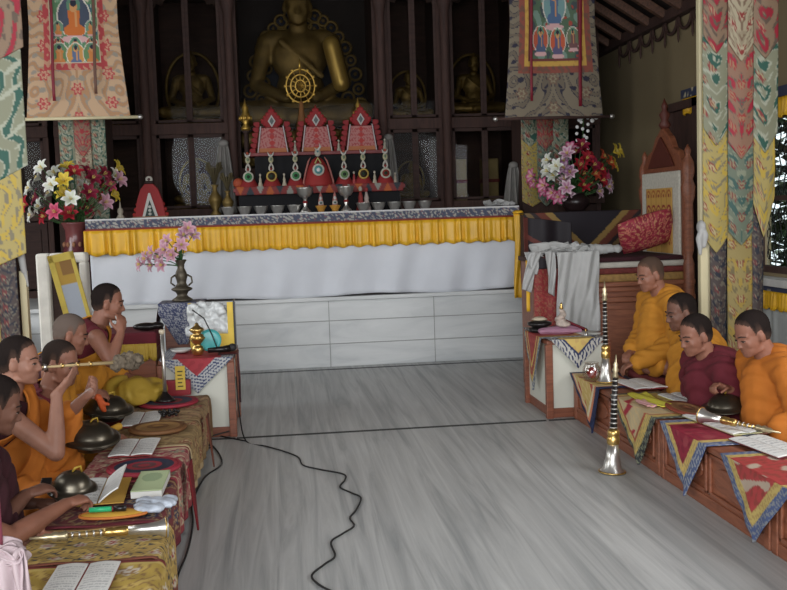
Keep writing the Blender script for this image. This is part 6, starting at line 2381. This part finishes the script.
t = thing('folded_booklet', 'pale green booklet beside the lifted book, near left table', 'booklet', (-.605, 4.40, TL))
im = fill(30, 30, S(170, 186, 140))
X, Y = grid(30, 30)
put(im, ((X - .5) ** 2 * 4 + (Y - .35) ** 2 * 9) < .5, S(140, 160, 120))
obj('cover', G().sheet(lambda u, v: (-.065 + .13 * u, .17 - .34 * v, .030), 30, 30, im), m_page, t, solid=.003)
obj('pages', G().box(-.064, .064, -.168, .168, 0, .027, S(206, 206, 200)), m_page, t)
t = thing('plastic_packet', 'crumpled white and blue plastic packet hanging at the table edge beside the booklet', 'packet', (-.55, 4.06, TL))
g = G()
for k in range(9):
    g.ell((rr.uniform(-.06, .055), rr.uniform(-.07, .07), .018), (.04, .04, .018), (0, 0, rr.uniform(-1, 1)), 12, 8)
me = remesh(g, .008, 1)
displace(me, folds(.005, 90, (.5, .8, .2), 5))
for v in me.vertices:
    v.co.z = max(v.co.z, .002)
obj('film', me, mat('packet_film', S(180, 190, 204), .35, var=.3, scale=18), t)
t = thing('yellow_pouch', 'yellow oval pouch lying under the green marker on the fourth left table', 'pouch', (-.70, 3.98, TL))
g = G().ell((0, 0, .012), (.13, .055, .012))
obj('pouch', g, mat('yellow_silk', S(214, 160, 50), .6), t)
obj('rim', G().tube([(.13 * math.cos(a), .055 * math.sin(a), .012) for a in np.linspace(0, 2 * PI, 33)], .006, 6, caps=False), mat('orange_cord', S(196, 110, 40), .6), t)
t = thing('marker_pen', 'bright green marker pen with black cap on the yellow pouch', 'pen', (-.71, 3.97, TL + .037))
obj('barrel', G().tube([(-.08, 0, 0), (.01, 0, 0)], .0105, 12), mat('green_plastic', S(30, 170, 110), .35), t)
obj('cap', G().tube([(.012, 0, 0), (.062, -.004, 0)], .0115, 12), m_black, t)
obj('cap_ring', G().tube([(.008, 0, 0), (.014, 0, 0)], .0125, 12), mat('dark_red_plastic', S(110, 24, 30), .4), t)
horn('silver-belled horn with golden body lying across the fifth left table near bottom left', (-.455, 3.68, TL + .036), .48, (0, -PI / 2 + .05, .22), rb=.036, bellh=.15, rings=5, body=mat('gold_filigree', S(150, 120, 70), .45, .5, var=.3, scale=60))
# cymbals left
cymbal('dark bronze cymbal pair held by the third person of the left row, farthest of three', (-1.03, 5.86, .43), .150, (.16, .10, .2))
cymbal('dark bronze cymbal pair with yellow strap in front of the horn player, middle of three', (-.99, 5.10, .43), .150, (.2, .10, .1))
cymbal('dark cymbal pair in front of the person seen from behind, nearest of three', (-.925, 4.32, .375), .105, (.2, .1, .1))
t = thing('dark_pad', 'small dark pad held in the hand of the person seen from behind', 'pad', (-1.005, 4.20, .43))
obj('pad', G().box(-.022, .022, -.035, .035, -.008, .008, M=Matrix.Rotation(.5, 4, 'X')), m_black, t, bevel=.005)
obj('strap', G().tube([(.01, .0, .0), (.03, .01, -.02), (.02, .0, -.05)], .004, 6), m_khata, t)
t = thing('yellow_cloth', 'yellow silk cloth crumpled under the farthest cymbals', 'cloth', (-1.0, 5.55, .34))
g = G()
g.cap((-.02, -.06, .01), .018, (.06, .12, .02), .022)
g.cap((.02, 0, .01), .02, (.02, -.10, -.02), .014)
me = remesh(g, .007, 2)
obj('silk', me, mat('yellow_silk', S(214, 170, 50), .6), t)
t = thing('orange_cloth', 'small orange cloth held beside the farthest cymbals', 'cloth', (-1.045, 5.66, .50))
g = G()
g.cap((0, 0, .03), .022, (.03, .02, -.04), .016)
g.cap((.0, .02, .02), .016, (.05, .0, -.01), .012)
me = remesh(g, .006, 1)
displace(me, folds(.005, 110, (1, .3, .3), 3))
obj('silk', me, mat('bright_orange', S(206, 84, 34), .7), t)
# horn being blown
t = thing('long_horn', 'long thin pale horn with lace-wrapped end blown by the person in orange', 'horn', (-1.150, 4.87, .826))
d = Vector((.30, .30, -.035))
def hp(s, dz=0):
    return (d.x * s, d.y * s, d.z * s + dz)
obj('tube', G().tube([hp(0), hp(.35), hp(1)], [.005, .007, .010], 10), mat('bone', S(196, 170, 120), .5), t)
obj('mouth_disc', G().tube([hp(.02), hp(.05)], [.018, .014], 12), m_silver, t)
for s in (.25, .45, .62):
    obj('ring', G().tube([hp(s), hp(s + .02)], .0125, 10), m_brass, t)
g = G()
for k in range(16):
    s = 1.0 + .022 * k
    g.ell((d.x * s + rr.uniform(-.02, .02), d.y * s + rr.uniform(-.02, .02), d.z + rr.uniform(-.03, .02)), (.026, .026, .024), (rr.random(), rr.random(), 0), 10, 8)
me = remesh(g, .007, 0)
displace(me, crumple(.012, 45, 3))
obj('lace_wrap', me, mat('lace', S(104, 92, 76), .9, var=.4, scale=60), t)
# handkerchief/cup at A's mouth
t = thing('white_cup', 'tiny white cup at the mouth of the farthest person on the left', 'cup', (-1.02, 6.37, .885))
obj('cup', G().lathe([(.010, 0), (.018, .012), (.022, .034), (.019, .034), (.014, .01)], seg=16), mat('white_china', S(206, 206, 200), .3), t)
obj('foot', G().lathe([(.012, -.006), (.010, .002)], seg=16), mat('white_china', S(206, 206, 200), .3), t)
# pink pole with scarf at the left edge
t = thing('pink_pole', 'pink cloth-wrapped post at the extreme left edge in front of the nearest person', 'post', (-.874, 3.0, 0))
obj('wrapped_post', G().lathe([(.024, 0), (.024, .6), (.021, .90), (.018, .93)], seg=16), mat('pink_cloth', S(150, 66, 86), .8, var=.1, scale=10), t)
obj('foot', G().lathe([(.12, 0), (.12, .015), (.03, .03)], seg=24), m_dark, t)
t = thing('ceremonial_scarf', 'pinkish white scarf tied to the pink post at bottom left', 'scarf', (-.84, 2.97, .50))
m_pks = mat('pinkish_silk', S(184, 164, 168), .6, var=.06, scale=12)
obj('tied_silk', wad(G(), .06, .045, .07, 14, .03, .025, 8, 3, drop=1), m_pks, t, solid=.003, sub=1)
def pk(x0, x1, w, h, ph):
    def f(u, v):
        ww = w * (1 - .35 * v + .12 * math.sin(v * 7 + ph))
        return (x0 + (x1 - x0) * v + (u - .5) * ww, -.04 + .016 * math.sin(u * 9 + v * 4 + ph), .05 - h * v - .02 * math.sin(u * 5 + ph))
    return G().sheet(f, 14, 20)
obj('hanging_tail', pk(.0, .045, .10, .20, 0), m_pks, t, solid=.004)
obj('hanging_tail', pk(.05, .085, .05, .26, 2), m_pks, t, solid=.004)
obj('hanging_tail', pk(-.03, -.04, .07, .16, 4), m_pks, t, solid=.004)

# ================================================================== CABLES ON THE FLOOR
m_cab = mat('black_rubber', S(36, 36, 36), .6)
def cable(lab, pts, r_=.0048):
    t = thing('power_cable', lab, 'cable', (pts[0][0], pts[0][1], 0))
    P_ = [Vector((x - pts[0][0], y - pts[0][1], z)) for x, y, z in pts]
    out = []
    n = len(P_)
    for i in range(n - 1):
        p0, p1, p2, p3 = P_[max(i - 1, 0)], P_[i], P_[i + 1], P_[min(i + 2, n - 1)]
        for k in range(6):
            u = k / 6
            out.append(.5 * ((2 * p1) + (-p0 + p2) * u + (2 * p0 - 5 * p1 + 4 * p2 - p3) * u * u + (-p0 + 3 * p1 - 3 * p2 + p3) * u ** 3))
    out.append(P_[-1])
    obj('cord', G().tube(out, r_, 8), m_cab, t)
    return t
cable('black cable wriggling across the middle of the marble floor from the left cream table', [(-.345, 7.0, .40), (-.33, 6.93, .15), (-0.283, 6.701, .006), (-0.154, 6.520, .006), (-0.037, 6.348, .006), (0.055, 6.163, .006), (0.081, 5.954, .006), (0.167, 5.836, .006), (0.306, 5.687, .006), (0.308, 5.553, .006), (0.272, 5.413, .006), (0.328, 5.279, .006), (0.368, 5.173, .006), (0.326, 4.964, .006), (0.286, 4.837, .006), (0.296, 4.705, .006), (0.232, 4.597, .006), (0.175, 4.492, .006), (0.182, 4.299, .006), (0.134, 4.207, .006), (0.074, 4.085, .006), (0.095, 3.978, .006), (0.151, 3.879, .006)])
cable('black cable running along the feet of the left low tables', [(-.40, 6.84, .05), (-0.622, 6.790, .006), (-0.545, 6.650, .006), (-0.488, 6.577, .006), (-0.411, 6.125, .006), (-0.487, 5.832, .006), (-0.513, 5.516, .006), (-0.518, 5.245, .006), (-0.490, 4.976, .006), (-0.477, 4.705, .006), (-0.476, 4.437, .006), (-0.487, 4.201, .006), (-0.483, 3.921, .006)])
cable('short loop of black cable beside the foot of the left cream table', [(-0.283, 6.701, .006), (-0.432, 6.864, .006), (-0.572, 7.030, .006), (-0.597, 6.814, .006), (-0.503, 6.610, .006), (-0.550, 6.535, .006), (-0.601, 6.606, .006)])
